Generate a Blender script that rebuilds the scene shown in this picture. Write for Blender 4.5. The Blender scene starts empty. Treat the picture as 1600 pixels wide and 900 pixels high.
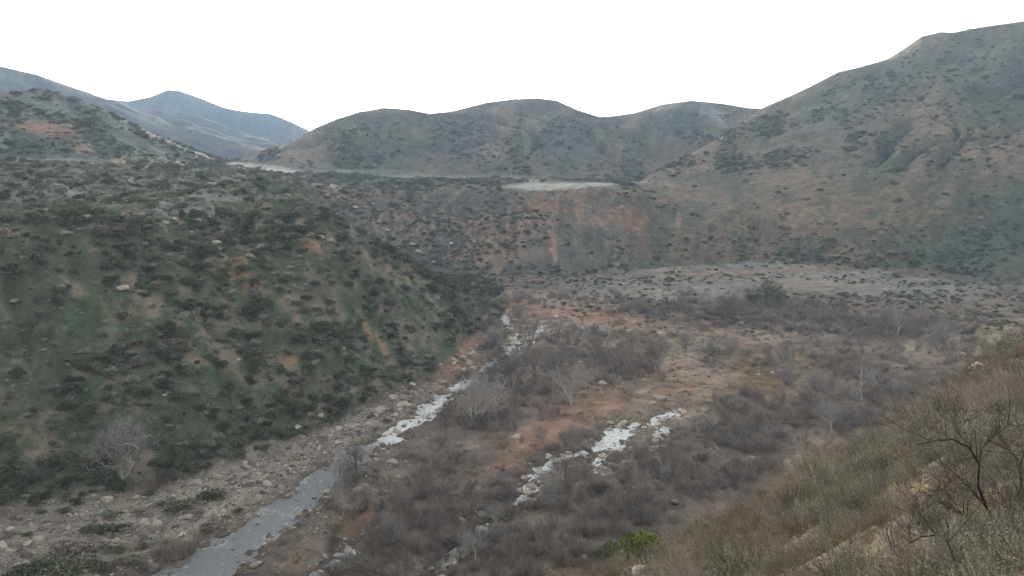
import bpy, math, random
import numpy as np
from mathutils import Vector, Matrix, noise as mnoise

sc = bpy.context.scene
R = math.radians
# ------------------------------------------------------------------ camera
H = 60.0                      # eye height over the river
PITCH = R(9.8)
F = 1331.0                    # focal length in photo pixels (1600 wide)
cam_d = bpy.data.cameras.new('camera')
cam = bpy.data.objects.new('camera', cam_d)
sc.collection.objects.link(cam)
cam.location = (0, 0, H)
cam.rotation_euler = (math.pi / 2 - PITCH, 0, 0)
cam_d.sensor_width = 36
cam_d.lens = 36 * F / 1600
cam_d.clip_start = 0.05
cam_d.clip_end = 20000
sc.camera = cam
# ------------------------------------------------------------------ sky, sun, exposure
SUN_EL, SUN_AZ = R(3.0), R(-13.0)          # low sun just over the notch in the hills; azimuth from +Y towards +X
w = bpy.data.worlds.new('World')
sc.world = w
w.use_nodes = True
nt = w.node_tree
nt.nodes.clear()
sky = nt.nodes.new('ShaderNodeTexSky')
sky.sky_type = 'NISHITA'
sky.sun_disc = False
sky.sun_elevation = SUN_EL
sky.sun_rotation = SUN_AZ
sky.air_density = 1.0
sky.dust_density = 3.0
sky.ozone_density = 1.5
hsv = nt.nodes.new('ShaderNodeHueSaturation')
hsv.inputs['Saturation'].default_value = 0.12
bg = nt.nodes.new('ShaderNodeBackground')
bg.inputs['Strength'].default_value = 0.15
out = nt.nodes.new('ShaderNodeOutputWorld')
nt.links.new(sky.outputs[0], hsv.inputs['Color'])
nt.links.new(hsv.outputs[0], bg.inputs['Color'])
nt.links.new(bg.outputs[0], out.inputs['Surface'])
sun_d = bpy.data.lights.new('sun', 'SUN')
sun_d.energy = 1.5
sun_d.angle = R(12)
sun_d.color = (1.0, 0.86, 0.66)
sun = bpy.data.objects.new('sun', sun_d)
sc.collection.objects.link(sun)
sdir = Vector((math.sin(SUN_AZ) * math.cos(SUN_EL), math.cos(SUN_AZ) * math.cos(SUN_EL), math.sin(SUN_EL)))
sun.rotation_euler = sdir.to_track_quat('Z', 'Y').to_euler()
vs = sc.view_settings
vs.view_transform = 'Standard'
vs.look = 'None'
vs.exposure = 2.75
vs.gamma = 1.0
vs.use_curve_mapping = False
sc.render.engine = 'CYCLES'
sc.cycles.use_denoising = True
sc.cycles.max_bounces = 5
sc.cycles.diffuse_bounces = 2
sc.cycles.glossy_bounces = 2
sc.cycles.volume_bounces = 1
sc.cycles.transparent_max_bounces = 4
sc.cycles.use_adaptive_sampling = True
sc.cycles.adaptive_threshold = 0.02

# ------------------------------------------------------------------ helpers
rng = np.random.default_rng(7)
random.seed(7)
CP, SP = math.cos(PITCH), math.sin(PITCH)


def ray(px, py):
    """azimuth and tangent of elevation of a photo pixel"""
    px = np.asarray(px, float); py = np.asarray(py, float)
    xc = (px - 800) / F; yc = -(py - 450) / F
    dx = xc; dy = CP + yc * SP; dz = -SP + yc * CP
    return np.arctan2(dx, dy), dz / np.hypot(dx, dy)


def proj(x, y, z):
    dz = z - H
    dep = y * CP - dz * SP
    up = y * SP + dz * CP
    dep = np.where(np.abs(dep) < 1e-3, 1e-3, dep)
    return 800 + F * x / dep, 450 - F * up / dep, dep


def _h(ix, iy, s):
    n = (ix.astype(np.int64) * 374761393 + iy.astype(np.int64) * 668265263 + s * 982451653) & 0x7fffffff
    n = ((n ^ (n >> 13)) * 1274126177) & 0x7fffffff
    n = (n ^ (n >> 16)) & 0xffff
    return n / 65535.0 * 2 - 1


def vnoise(x, y, s=0):
    x = np.asarray(x, float); y = np.asarray(y, float)
    a = 0.6
    x, y = x * math.cos(a) - y * math.sin(a) + s * 13.7, x * math.sin(a) + y * math.cos(a) + s * 7.1
    ix = np.floor(x); iy = np.floor(y)
    fx = x - ix; fy = y - iy
    fx = fx * fx * fx * (fx * (fx * 6 - 15) + 10); fy = fy * fy * fy * (fy * (fy * 6 - 15) + 10)
    ix = ix.astype(np.int64); iy = iy.astype(np.int64)
    a00 = _h(ix, iy, s); a10 = _h(ix + 1, iy, s); a01 = _h(ix, iy + 1, s); a11 = _h(ix + 1, iy + 1, s)
    return (a00 * (1 - fx) + a10 * fx) * (1 - fy) + (a01 * (1 - fx) + a11 * fx) * fy


def fbm(x, y, s=0, o=4, g=0.5):
    t = 0; a = 1.0; n = 0
    for k in range(o):
        t = t + a * vnoise(x * 2.03 ** k, y * 2.03 ** k, s + 17 * k)
        n += a; a *= g
    return t / n * 1.6


def sstep(a, b, x):
    t = np.clip((x - a) / (b - a), 0, 1)
    return t * t * (3 - 2 * t)


def tag(o, label=None, cat=None, group=None, kind=None):
    if label: o['label'] = label
    if cat: o['category'] = cat
    if group: o['group'] = group
    if kind: o['kind'] = kind
    return o


def np_mesh(name, V, faces_flat, loop_tot, mats=(), smooth=False, col=None):
    V = np.asarray(V, np.float32); faces_flat = np.asarray(faces_flat, np.int32)
    loop_tot = np.asarray(loop_tot, np.int32)
    me = bpy.data.meshes.new(name)
    me.vertices.add(len(V)); me.vertices.foreach_set('co', V.ravel())
    me.loops.add(len(faces_flat)); me.loops.foreach_set('vertex_index', faces_flat)
    me.polygons.add(len(loop_tot))
    st = np.concatenate([[0], np.cumsum(loop_tot)[:-1]]).astype(np.int32)
    me.polygons.foreach_set('loop_start', st)
    me.polygons.foreach_set('loop_total', loop_tot)
    me.polygons.foreach_set('use_smooth', np.full(len(loop_tot), bool(smooth)))
    for m in mats: me.materials.append(m)
    if col is not None:
        a = me.color_attributes.new('tint', 'FLOAT_COLOR', 'POINT')
        c = np.ones((len(V), 4), np.float32); c[:, :3] = np.asarray(col).reshape(len(V), -1)[:, :3]
        a.data.foreach_set('color', c.ravel())
    me.update(); me.validate()
    return me


def link(o):
    sc.collection.objects.link(o)
    return o


# ------------------------------------------------------------------ materials
def mat_base(name):
    m = bpy.data.materials.new(name); m.use_nodes = True
    t = m.node_tree; t.nodes.clear()
    o = t.nodes.new('ShaderNodeOutputMaterial')
    b = t.nodes.new('ShaderNodeBsdfPrincipled')
    t.links.new(b.outputs[0], o.inputs['Surface'])
    b.inputs['Roughness'].default_value = 0.95
    b.inputs['Specular IOR Level'].default_value = 0.15
    return m, t, b


def mth(t, op, a, b=None):
    n = t.nodes.new('ShaderNodeMath'); n.operation = op
    for i, v in enumerate((a, b)):
        if v is None: continue
        if isinstance(v, (int, float)): n.inputs[i].default_value = v
        else: t.links.new(v, n.inputs[i])
    return n.outputs[0]


def plant_mat(name, rgb, rgb2, var=0.35):
    """leaf / twig colour: leaf-to-leaf tint times a plant-to-plant mix of two kinds of colour"""
    m, t, b = mat_base(name)
    at = t.nodes.new('ShaderNodeAttribute'); at.attribute_name = 'tint'
    oi = t.nodes.new('ShaderNodeObjectInfo')
    mx = t.nodes.new('ShaderNodeMix'); mx.data_type = 'RGBA'
    mx.inputs['A'].default_value = (*rgb, 1); mx.inputs['B'].default_value = (*rgb2, 1)
    t.links.new(oi.outputs['Random'], mx.inputs['Factor'])
    br = mth(t, 'FRACT', mth(t, 'MULTIPLY', oi.outputs['Random'], 37.3))
    br = mth(t, 'ADD', mth(t, 'MULTIPLY', br, 2 * var), 1 - var)
    vm = t.nodes.new('ShaderNodeVectorMath'); vm.operation = 'MULTIPLY'
    t.links.new(mx.outputs['Result'], vm.inputs[0]); t.links.new(at.outputs['Color'], vm.inputs[1])
    v2 = t.nodes.new('ShaderNodeVectorMath'); v2.operation = 'SCALE'
    t.links.new(vm.outputs[0], v2.inputs[0]); t.links.new(br, v2.inputs['Scale'])
    t.links.new(v2.outputs[0], b.inputs['Base Color'])
    return m


def ground_mat():
    m, t, b = mat_base('ground_soil')
    at = t.nodes.new('ShaderNodeAttribute'); at.attribute_name = 'tint'
    geo = t.nodes.new('ShaderNodeNewGeometry')
    def nz(scale, det=6, rough=0.6):
        n = t.nodes.new('ShaderNodeTexNoise'); n.inputs['Scale'].default_value = scale
        n.inputs['Detail'].default_value = det; n.inputs['Roughness'].default_value = rough
        t.links.new(geo.outputs['Position'], n.inputs['Vector']); return n.outputs['Fac']
    a = nz(0.35, 8, 0.7); c = nz(2.6, 8, 0.7); e = nz(18.0, 4, 0.7)
    f = mth(t, 'ADD', mth(t, 'ADD', mth(t, 'MULTIPLY', a, 2.0), mth(t, 'MULTIPLY', c, 2.0)), mth(t, 'MULTIPLY', e, 1.2))
    f = mth(t, 'SUBTRACT', f, 1.6)     # about 1 in the mean
    f = mth(t, 'MAXIMUM', f, 0.25)
    v2 = t.nodes.new('ShaderNodeVectorMath'); v2.operation = 'SCALE'
    t.links.new(at.outputs['Color'], v2.inputs[0]); t.links.new(f, v2.inputs['Scale'])
    t.links.new(v2.outputs[0], b.inputs['Base Color'])
    bp = t.nodes.new('ShaderNodeBump'); bp.inputs['Strength'].default_value = 0.6; bp.inputs['Distance'].default_value = 0.25
    t.links.new(mth(t, 'ADD', c, mth(t, 'MULTIPLY', a, 2.0)), bp.inputs['Height']); t.links.new(bp.outputs[0], b.inputs['Normal'])
    return m


def rock_mat(name, rgb, rgb2):
    m, t, b = mat_base(name)
    oi = t.nodes.new('ShaderNodeObjectInfo')
    tc = t.nodes.new('ShaderNodeTexCoord')
    n = t.nodes.new('ShaderNodeTexNoise'); n.inputs['Scale'].default_value = 2.2; n.inputs['Detail'].default_value = 8
    n.inputs['Roughness'].default_value = 0.7
    t.links.new(tc.outputs['Object'], n.inputs['Vector'])
    mx = t.nodes.new('ShaderNodeMix'); mx.data_type = 'RGBA'
    mx.inputs['A'].default_value = (*rgb, 1); mx.inputs['B'].default_value = (*rgb2, 1)
    t.links.new(oi.outputs['Random'], mx.inputs['Factor'])
    v2 = t.nodes.new('ShaderNodeVectorMath'); v2.operation = 'SCALE'
    t.links.new(mx.outputs['Result'], v2.inputs[0])
    t.links.new(mth(t, 'ADD', mth(t, 'MULTIPLY', n.outputs['Fac'], 1.2), 0.4), v2.inputs['Scale'])
    t.links.new(v2.outputs[0], b.inputs['Base Color'])
    bp = t.nodes.new('ShaderNodeBump'); bp.inputs['Strength'].default_value = 0.5; bp.inputs['Distance'].default_value = 0.1
    t.links.new(n.outputs['Fac'], bp.inputs['Height']); t.links.new(bp.outputs[0], b.inputs['Normal'])
    return m


def water_mat():
    m, t, b = mat_base('river_water')
    b.inputs['Base Color'].default_value = (0.27, 0.285, 0.29, 1)
    b.inputs['Roughness'].default_value = 0.06
    b.inputs['Specular IOR Level'].default_value = 0.5
    b.inputs['IOR'].default_value = 1.33
    geo = t.nodes.new('ShaderNodeNewGeometry')
    at = t.nodes.new('ShaderNodeAttribute'); at.attribute_name = 'tint'
    n = t.nodes.new('ShaderNodeTexNoise'); n.inputs['Scale'].default_value = 2.2; n.inputs['Detail'].default_value = 8
    n.inputs['Roughness'].default_value = 0.65
    t.links.new(geo.outputs['Position'], n.inputs['Vector'])
    bp = t.nodes.new('ShaderNodeBump'); bp.inputs['Strength'].default_value = 0.8; bp.inputs['Distance'].default_value = 0.4
    t.links.new(n.outputs['Fac'], bp.inputs['Height']); t.links.new(bp.outputs[0], b.inputs['Normal'])
    n2 = t.nodes.new('ShaderNodeTexNoise'); n2.inputs['Scale'].default_value = 1.5; n2.inputs['Detail'].default_value = 8
    n2.inputs['Roughness'].default_value = 0.75
    sep = t.nodes.new('ShaderNodeSeparateXYZ'); t.links.new(at.outputs['Vector'], sep.inputs[0])
    cmb = t.nodes.new('ShaderNodeCombineXYZ')      # across and along the current: foam is drawn out downstream
    t.links.new(mth(t, 'MULTIPLY', sep.outputs[1], 1.5), cmb.inputs[0]); t.links.new(mth(t, 'MULTIPLY', sep.outputs[2], 0.45), cmb.inputs[1])
    t.links.new(cmb.outputs[0], n2.inputs['Vector'])
    # foam where the water breaks over stones
    f = mth(t, 'ADD', n2.outputs['Fac'], mth(t, 'MULTIPLY', sep.outputs[0], 0.42))
    mr = t.nodes.new('ShaderNodeMapRange'); mr.inputs['From Min'].default_value = 0.70; mr.inputs['From Max'].default_value = 0.96
    t.links.new(f, mr.inputs['Value'])
    foam = t.nodes.new('ShaderNodeBsdfDiffuse'); foam.inputs['Color'].default_value = (0.84, 0.84, 0.81, 1)
    ms = t.nodes.new('ShaderNodeMixShader')
    t.links.new(mr.outputs[0], ms.inputs[0]); t.links.new(b.outputs[0], ms.inputs[1]); t.links.new(foam.outputs[0], ms.inputs[2])
    o = [x for x in t.nodes if x.type == 'OUTPUT_MATERIAL'][0]
    t.links.new(ms.outputs[0], o.inputs['Surface'])
    return m


M_ground = ground_mat()
M_water = water_mat()
M_rock = rock_mat('pale_granite', (0.60, 0.54, 0.43), (0.34, 0.30, 0.255))
M_rockdark = rock_mat('weathered_stone', (0.27, 0.24, 0.20), (0.13, 0.12, 0.11))
M_chap = plant_mat('chaparral_leaves', (0.14, 0.155, 0.09), (0.18, 0.18, 0.12))
M_chapgrey = plant_mat('sage_leaves', (0.31, 0.31, 0.25), (0.40, 0.385, 0.32))
M_brush = plant_mat('bare_willow_twigs', (0.26, 0.225, 0.21), (0.34, 0.285, 0.245), 0.3)
M_brushbrown = plant_mat('dry_brown_twigs', (0.26, 0.175, 0.135), (0.30, 0.23, 0.165), 0.25)
M_bark = plant_mat('pale_sycamore_bark', (0.60, 0.56, 0.51), (0.52, 0.48, 0.44), 0.15)
M_barkgrey = plant_mat('grey_bark', (0.30, 0.27, 0.25), (0.24, 0.215, 0.2), 0.2)
M_dark = plant_mat('dead_dark_wood', (0.05, 0.044, 0.042), (0.06, 0.05, 0.046), 0.1)
M_green = plant_mat('bright_leaves', (0.16, 0.20, 0.055), (0.17, 0.20, 0.06), 0.1)
M_olive = plant_mat('olive_leaves', (0.19, 0.19, 0.125), (0.18, 0.16, 0.12), 0.2)
M_buck = plant_mat('dry_buckwheat', (0.34, 0.245, 0.175), (0.40, 0.32, 0.22), 0.25)
M_straw = plant_mat('straw_grass', (0.40, 0.345, 0.27), (0.33, 0.28, 0.22), 0.25)

# ------------------------------------------------------------------ terrain: control points of a height field in (azimuth, log distance)
CT = []  # az, r, z


def add(px, py, r=None, z=None):
    a, t = ray(px, py); a = float(a); t = float(t)
    if r is None: r = (z - H) / t
    else: z = H + r * t
    CT.append((a, r, z)); return a, r, z


def poly(pts, mode, n=14.0, off=0.0):
    """pts (px,py,val): val is r (mode 'r') or z (mode 'z'); returns the added points"""
    res = []
    for i in range(len(pts) - 1):
        p, q = pts[i], pts[i + 1]
        k = max(1, int(math.hypot(q[0] - p[0], q[1] - p[1]) / n))
        for j in range(k + (1 if i == len(pts) - 2 else 0)):
            s = j / k
            v = [p[c] + (q[c] - p[c]) * s for c in range(3)]
            res.append(add(v[0], v[1], **{mode: v[2]}))
    return res


def curve(res):
    A = sorted(res)
    a = np.array([x[0] for x in A]); r = np.array([x[1] for x in A]); z = np.array([x[2] for x in A])
    return (lambda u: np.interp(u, a, r)), (lambda u: np.interp(u, a, z))


# left hill: foot along the river, rim of the face
base = poly([(-200, 835, 1), (0, 795, 1), (200, 764, 1), (300, 742, 1), (440, 690, 1), (520, 657, 1), (600, 614, 1), (660, 592, 1),
             (718, 556, 1), (748, 520, 1.5), (768, 492, 1.5)], 'z', 20)
lb_r, _ = curve(base)
rim = poly([(-200, 335, 203), (0, 332, 208), (100, 327, 212), (200, 322, 217), (300, 318, 225), (400, 312, 235), (470, 306, 240),
            (510, 330, 243), (540, 350, 246), (600, 388, 250), (660, 424, 256), (700, 446, 262), (735, 463, 272), (757, 478, 288)], 'r', 14)
lr_r, lr_z = curve(rim)
A_L = float(ray(-200, 600)[0]); A_N = float(ray(758, 485)[0])
for a in np.linspace(A_L, float(ray(700, 450)[0]), 26):
    r0, r1, z1 = float(lb_r(a)), float(lr_r(a)), float(lr_z(a))
    for s, b in ((0.25, 0.28), (0.5, 0.54), (0.75, 0.79)):
        CT.append((a, r0 + (r1 - r0) * s, 1 + (z1 - 1) * b))
# behind the falling nose the valley opens again
for px, py in ((500, 322), (540, 350), (600, 388), (660, 424), (700, 446), (735, 463), (757, 478)):
    a, t = map(float, ray(px, py)); r1 = float(lr_r(a)); z1 = float(lr_z(a))
    k = (px - 480) / 277
    CT.append((a, r1 + 30, max(4, z1 - 8)))
    CT.append((a, r1 + 75, max(3, (z1 - 22)))); CT.append((a, 375, 4 + 10 * (1 - k)))
# plateau on top of the left hill
for px, py, r in ((-200, 292, 275), (-200, 262, 400), (0, 292, 275), (0, 262, 400), (100, 290, 280), (100, 264, 400), (200, 288, 285), (200, 267, 400),
                  (300, 285, 290), (300, 268, 400), (370, 283, 300), (370, 270, 420), (430, 287, 320), (430, 280, 400), (470, 293, 330), (480, 292, 400)):
    add(px, py, r=r)
# hill behind it
h2 = poly([(-200, 138, 560), (0, 142, 570), (60, 141, 575), (100, 148, 580), (150, 166, 585), (200, 190, 595), (250, 214, 610), (300, 234, 630),
           (350, 250, 650), (378, 259, 680)], 'r', 18)
for px, py, r in ((-100, 205, 480), (0, 205, 480), (80, 200, 480), (160, 215, 490), (230, 236, 500), (300, 252, 520), (-100, 245, 440), (0, 245, 440), (100, 245, 440), (200, 252, 445)):
    add(px, py, r=r)
for a, r, z in h2[::2]:
    CT.append((a, r * 1.12, max(40, z - 14))); CT.append((a, r * 1.35, max(38, z - 40)))
# far ranges
f1 = poly([(-200, 85, 1500), (0, 103, 1500), (60, 117, 1500), (110, 135, 1520), (150, 149, 1540), (200, 166, 1560), (250, 190, 1580), (300, 210, 1600),
           (360, 228, 1620), (420, 238, 1640)], 'r', 18)
f2 = poly([(120, 150, 2300), (200, 158, 2300), (235, 151, 2300), (262, 140, 2300), (280, 141, 2300), (310, 152, 2300), (350, 168, 2300), (380, 174, 2320), (425, 178, 2350),
           (455, 190, 2380), (485, 205, 2400), (540, 225, 2400)], 'r', 14)
for a, r, z in f1[::2]:
    CT.append((a, 1150, max(50, 40 + (z - 40) * 0.5))); CT.append((a, 900, 42 + max(0, z - 100) * .12)); CT.append((a, 1850, max(50, z * 0.55)))
for a, r, z in f2[::2]:
    CT.append((a, r * 1.25, z * 0.6)); CT.append((a, 1950, max(55, z * 0.66)))
# terrace: front rim and far edge
TRIM = [(470, 302, 428), (560, 302, 430), (640, 304, 430), (760, 307, 430), (860, 305, 432), (930, 302, 440), (985, 296, 470)]
tr = poly(TRIM, 'r', 20)
poly([(420, 285, 400), (480, 288, 470), (560, 290, 475), (640, 292, 475), (760, 292, 475), (860, 292, 480), (960, 290, 500)], 'r', 25)
poly([(375, 268, 560), (480, 274, 590), (560, 276, 600), (640, 279, 600), (760, 280, 600), (860, 281, 600), (950, 282, 600)], 'r', 25)
poly([(375, 260, 660), (470, 266, 660), (560, 268, 670), (640, 271, 670), (720, 275, 670), (830, 276, 670), (900, 277, 670), (980, 279, 660)], 'r', 25)
# its eroded front falls to the flats
bl = poly([(470, 425, 3), (560, 422, 3), (640, 424, 2.5), (760, 430, 2), (860, 430, 2), (1000, 422, 2), (1150, 412, 2.5), (1300, 415, 2.5), (1450, 425, 2.5), (1600, 440, 2.5), (1800, 460, 2.5)], 'z', 22)
bl_r, _ = curve(bl); tr_r, tr_z = curve(tr)
for a in np.linspace(float(ray(640, 400)[0]), float(ray(985, 300)[0]), 16):
    r0, r1, z1 = float(bl_r(a)), float(tr_r(a)), float(tr_z(a))
    for f in (.33, .66): CT.append((a, r0 + (r1 - r0) * f, 2 + (z1 - 2) * f))

# middle hills
mh = poly([(385, 248, 720), (430, 232, 760), (470, 213, 800), (492, 200, 830), (520, 188, 850), (560, 175, 880), (600, 168, 900), (640, 171, 920), (672, 178, 940), (705, 174, 950),
           (760, 160, 960), (800, 155, 965), (840, 153, 970), (870, 157, 975), (905, 173, 980), (940, 184, 990), (990, 177, 1000), (1035, 163, 1010), (1080, 157, 1010), (1130, 162, 1010),
           (1170, 169, 1010), (1215, 170, 1010)], 'r', 14)
mh_r, mh_z = curve(mh)
for a, r, z in mh[::2]:
    CT.append((a, r * 1.12, z - 14)); CT.append((a, r * 1.4, z - 50))
    CT.append((a, 660 + (r - 660) * 0.45, 39 + (z - 39) * 0.40))
    CT.append((a, 2300, 60))
# right mountain: skyline, then its spur running down to the terrace
rm = poly([(1195, 167, 740), (1230, 152, 760), (1262, 137, 780), (1310, 113, 800), (1350, 103, 820), (1385, 93, 830), (1410, 78, 840), (1440, 57, 850), (1470, 50, 860), (1490, 51, 870),
           (1530, 43, 880), (1565, 38, 890), (1600, 33, 900), (1800, 10, 930)], 'r', 14)
rm_r, rm_z = curve(rm)
for a, r, z in rm[::2]:
    CT.append((a, r * 1.15, z - 18)); CT.append((a, r * 1.5, z - 70)); CT.append((a, 2300, 80))
sp = poly([(1000, 281, 560), (1040, 262, 600), (1080, 240, 640), (1130, 212, 680), (1170, 185, 720), (1195, 172, 740)], 'r', 16)
for a, r, z in sp[:-1]:
    CT.append((a, r * 1.10, z - 7)); CT.append((a, r * 1.2, z - 12))
# face of the right mountain
for px in range(1020, 1801, 60):
    a = float(ray(px, 300)[0]); r0 = float(bl_r(a))
    if px < 1190:
        r1 = np.interp(px, [1000, 1080, 1195], [560, 640, 740]); z1 = H + r1 * float(ray(px, np.interp(px, [1000, 1080, 1195], [281, 240, 172]))[1])
    else:
        r1, z1 = float(rm_r(a)), float(rm_z(a))
    for s, b in ((0.12, 0.16), (0.28, 0.33), (0.46, 0.48), (0.65, 0.65), (0.83, 0.83)):
        CT.append((a, r0 + (r1 - r0) * s, 2.5 + (z1 - 2.5) * b))
# valley floor
for px in range(-200, 1801, 70):
    for r in (118, 130, 145, 165, 190, 215, 245, 275, 305, 340, 372):
        a = float(ray(px, 600)[0])
        if A_L < a < A_N + .015 and r > float(lb_r(a)) * 0.94: continue
        if a < float(ray(770, 450)[0]) and r > 250: continue
        if px > 1150 and r < 118 + (px - 1150) * 0.16: continue
        CT.append((a, r, 1.0))
# hillside under the camera, falling left and ahead
for px, py, r in ((1600, 905, 4.4), (1400, 905, 5.2), (1200, 905, 8), (1080, 905, 16), (1700, 905, 4), (1850, 905, 4),
                  (1600, 800, 6.6), (1500, 800, 7.2), (1400, 800, 9.5), (1300, 810, 13), (1200, 830, 17), (1100, 850, 25), (1020, 885, 30),
                  (1600, 700, 11), (1500, 700, 13), (1400, 715, 18), (1300, 745, 24), (1200, 790, 29), (1120, 822, 33),
                  (1600, 640, 19), (1500, 650, 24), (1420, 670, 30), (1330, 705, 34), (1800, 640, 14), (1800, 700, 8)):
    add(px, py, r=r)
fe = poly([(820, 912, 38), (900, 880, 38), (960, 858, 38), (1010, 840, 38), (1100, 806, 38), (1180, 788, 40), (1250, 745, 42), (1330, 700, 46), (1400, 665, 50), (1460, 628, 56), (1520, 590, 62), (1560, 573, 68), (1610, 556, 75), (1800, 500, 90)], 'r', 18)
fe = [(a, r, z - .55) for a, r, z in fe]
CT[-len(fe):] = fe
fe_r, fe_z = curve(fe)
for a, r, z in fe[::2]:
    ft = float(np.interp(a, [0.1, 0.3, 0.6], [104, 118, 165]))
    CT.append((a, r * 1.18, z - r * 0.18 * 0.62)); CT.append((a, (r + ft) / 2, z * 0.36)); CT.append((a, ft, 1.5))
for a in np.linspace(-0.75, 0.1, 14):
    for r, z in ((3, 57.3), (6, 55.0), (12, 51.5), (25, 44), (38, 36), (60, 22.5), (80, 10), (98, 1.5)):
        CT.append((float(a), r, z - 0.0 * a))
for a in np.linspace(-0.75, 0.8, 16):
    CT.append((float(a), 1.0, 58.2)); CT.append((float(a), 2.0, 57.9)); CT.append((float(a), 4200, 40))

C_ = np.array(CT)
C_ = C_[~np.isnan(C_).any(1)]
key = np.round(C_[:, 0] * 400) * 10000 + np.round(np.log(C_[:, 1]) * 300)
_, iu = np.unique(key, return_index=True)
C_ = C_[iu]
cu, cv, cz = C_[:, 0], np.log(C_[:, 1]), C_[:, 2]
n = len(C_)
print('controls', n)
KC = 0.012
D = np.sqrt((cu[:, None] - cu) ** 2 + (cv[:, None] - cv) ** 2 + KC * KC)
Am = np.zeros((n + 1, n + 1)); Am[:n, :n] = D - np.eye(n) * 0.002; Am[:n, n] = 1; Am[n, :n] = 1
sol = np.linalg.solve(Am, np.concatenate([cz, [0]]))
gu = np.linspace(-0.64, 0.64, 330)
gv = np.linspace(0.0, math.log(4200), 520)
GU, GV = np.meshgrid(gu, gv, indexing='ij')
GZ = np.full(GU.shape, sol[n])
for i0 in range(0, n, 40):
    d = np.sqrt((GU[..., None] - cu[i0:i0 + 40]) ** 2 + (GV[..., None] - cv[i0:i0 + 40]) ** 2 + KC * KC)
    GZ += d @ sol[:n][i0:i0 + 40]


def blerp(ua, va, Z, u, v):
    u = np.clip(u, ua[0], ua[-1]); v = np.clip(v, va[0], va[-1])
    i = np.clip(np.searchsorted(ua, u) - 1, 0, len(ua) - 2); j = np.clip(np.searchsorted(va, v) - 1, 0, len(va) - 2)
    a = (u - ua[i]) / (ua[i + 1] - ua[i]); b = (v - va[j]) / (va[j + 1] - va[j])
    return (Z[i, j] * (1 - a) + Z[i + 1, j] * a) * (1 - b) + (Z[i, j + 1] * (1 - a) + Z[i + 1, j + 1] * a) * b


# ------------------------------------------------------------------ streams (pixels on the flat valley floor, width in metres, foam)
def on_floor(px, py, z=0.0):
    a, t = ray(px, py); r = (z - H) / t
    return float(r * np.sin(a)), float(r * np.cos(a))


STREAMS = [
    [(215, 960, 10, .2), (300, 905, 8.8, .25), (365, 858, 7.8, .3), (430, 812, 6.8, .35), (480, 775, 6, .25), (520, 742, 5.4, .25), (548, 718, 6.5, .15), (575, 700, 4.2, .6), (612, 684, 3.2, 1.0), (650, 656, 4.2, 1.0),
     (690, 625, 3.6, 1.0), (725, 604, 3, 1.0), (752, 585, 1.4, .6), (778, 562, 1.2, .5), (800, 545, 2.2, .7), (806, 525, 1.4, .6), (790, 505, 2.4, .8), (786, 492, 2.4, .6), (765, 480, 1.8, .5), (730, 474, 2, .3)],
    [(655, 930, .6, .5), (700, 882, .2, .7), (745, 845, .7, .8), (768, 818, .6, .9), (812, 782, .3, .9), (838, 752, 2.6, 1), (858, 727, 2.6, 1), (900, 710, 2.0, .9), (930, 702, 4, 1), (958, 688, 5, 1), (985, 668, 4, .9), (1025, 660, 2.5, .9), (1060, 640, 1, .7)],
    [(470, 925, 2.4, .4), (495, 895, 2.4, .4), (528, 878, 1.8, .6), (550, 862, 1.2, .8), (560, 845, 1, .6)],
    [(930, 730, 1.3, .9), (945, 712, 1.5, 1), (960, 700, 1, 1)],
    [(812, 545, .8, .5), (832, 528, 2.2, .9), (848, 508, 2.2, .9), (856, 500, 1, .6)],
    [(1018, 705, .8, .9), (1035, 680, 1.2, .9), (1045, 668, .8, .8)],
]
SEG = []
SW = []
for S in STREAMS:
    P = [(*on_floor(p[0], p[1]), p[2], p[3]) for p in S]
    Q = []
    for i in range(len(P) - 1):
        p0 = P[max(i - 1, 0)]; p1 = P[i]; p2 = P[i + 1]; p3 = P[min(i + 2, len(P) - 1)]
        k = max(2, int(math.dist(p1[:2], p2[:2]) / 2.0))
        for j in range(k):
            s = j / k
            Q.append([0.5 * ((2 * p1[c]) + (-p0[c] + p2[c]) * s + (2 * p0[c] - 5 * p1[c] + 4 * p2[c] - p3[c]) * s * s + (-p0[c] + 3 * p1[c] - 3 * p2[c] + p3[c]) * s ** 3) for c in range(4)])
    Q.append(list(P[-1]))
    SW.append(np.array(Q))
ALLW = np.concatenate(SW)


def stream_d(x, y):
    """distance to the nearest stream edge (negative in the water); far points get 99"""
    shp = np.shape(x); x = np.ravel(x); y = np.ravel(y)
    res = np.full(x.shape, 99.0)
    rr = np.hypot(x, y)
    m = (rr > 95) & (rr < 330) & (np.abs(np.arctan2(x, y)) < 0.75)
    xi, yi = x[m], y[m]; best = np.full(xi.shape, 99.0)
    for q in ALLW:
        best = np.minimum(best, np.hypot(xi - q[0], yi - q[1]) - max(q[2], 0.5) * 0.5)
    res[m] = best
    return res.reshape(shp)


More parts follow.
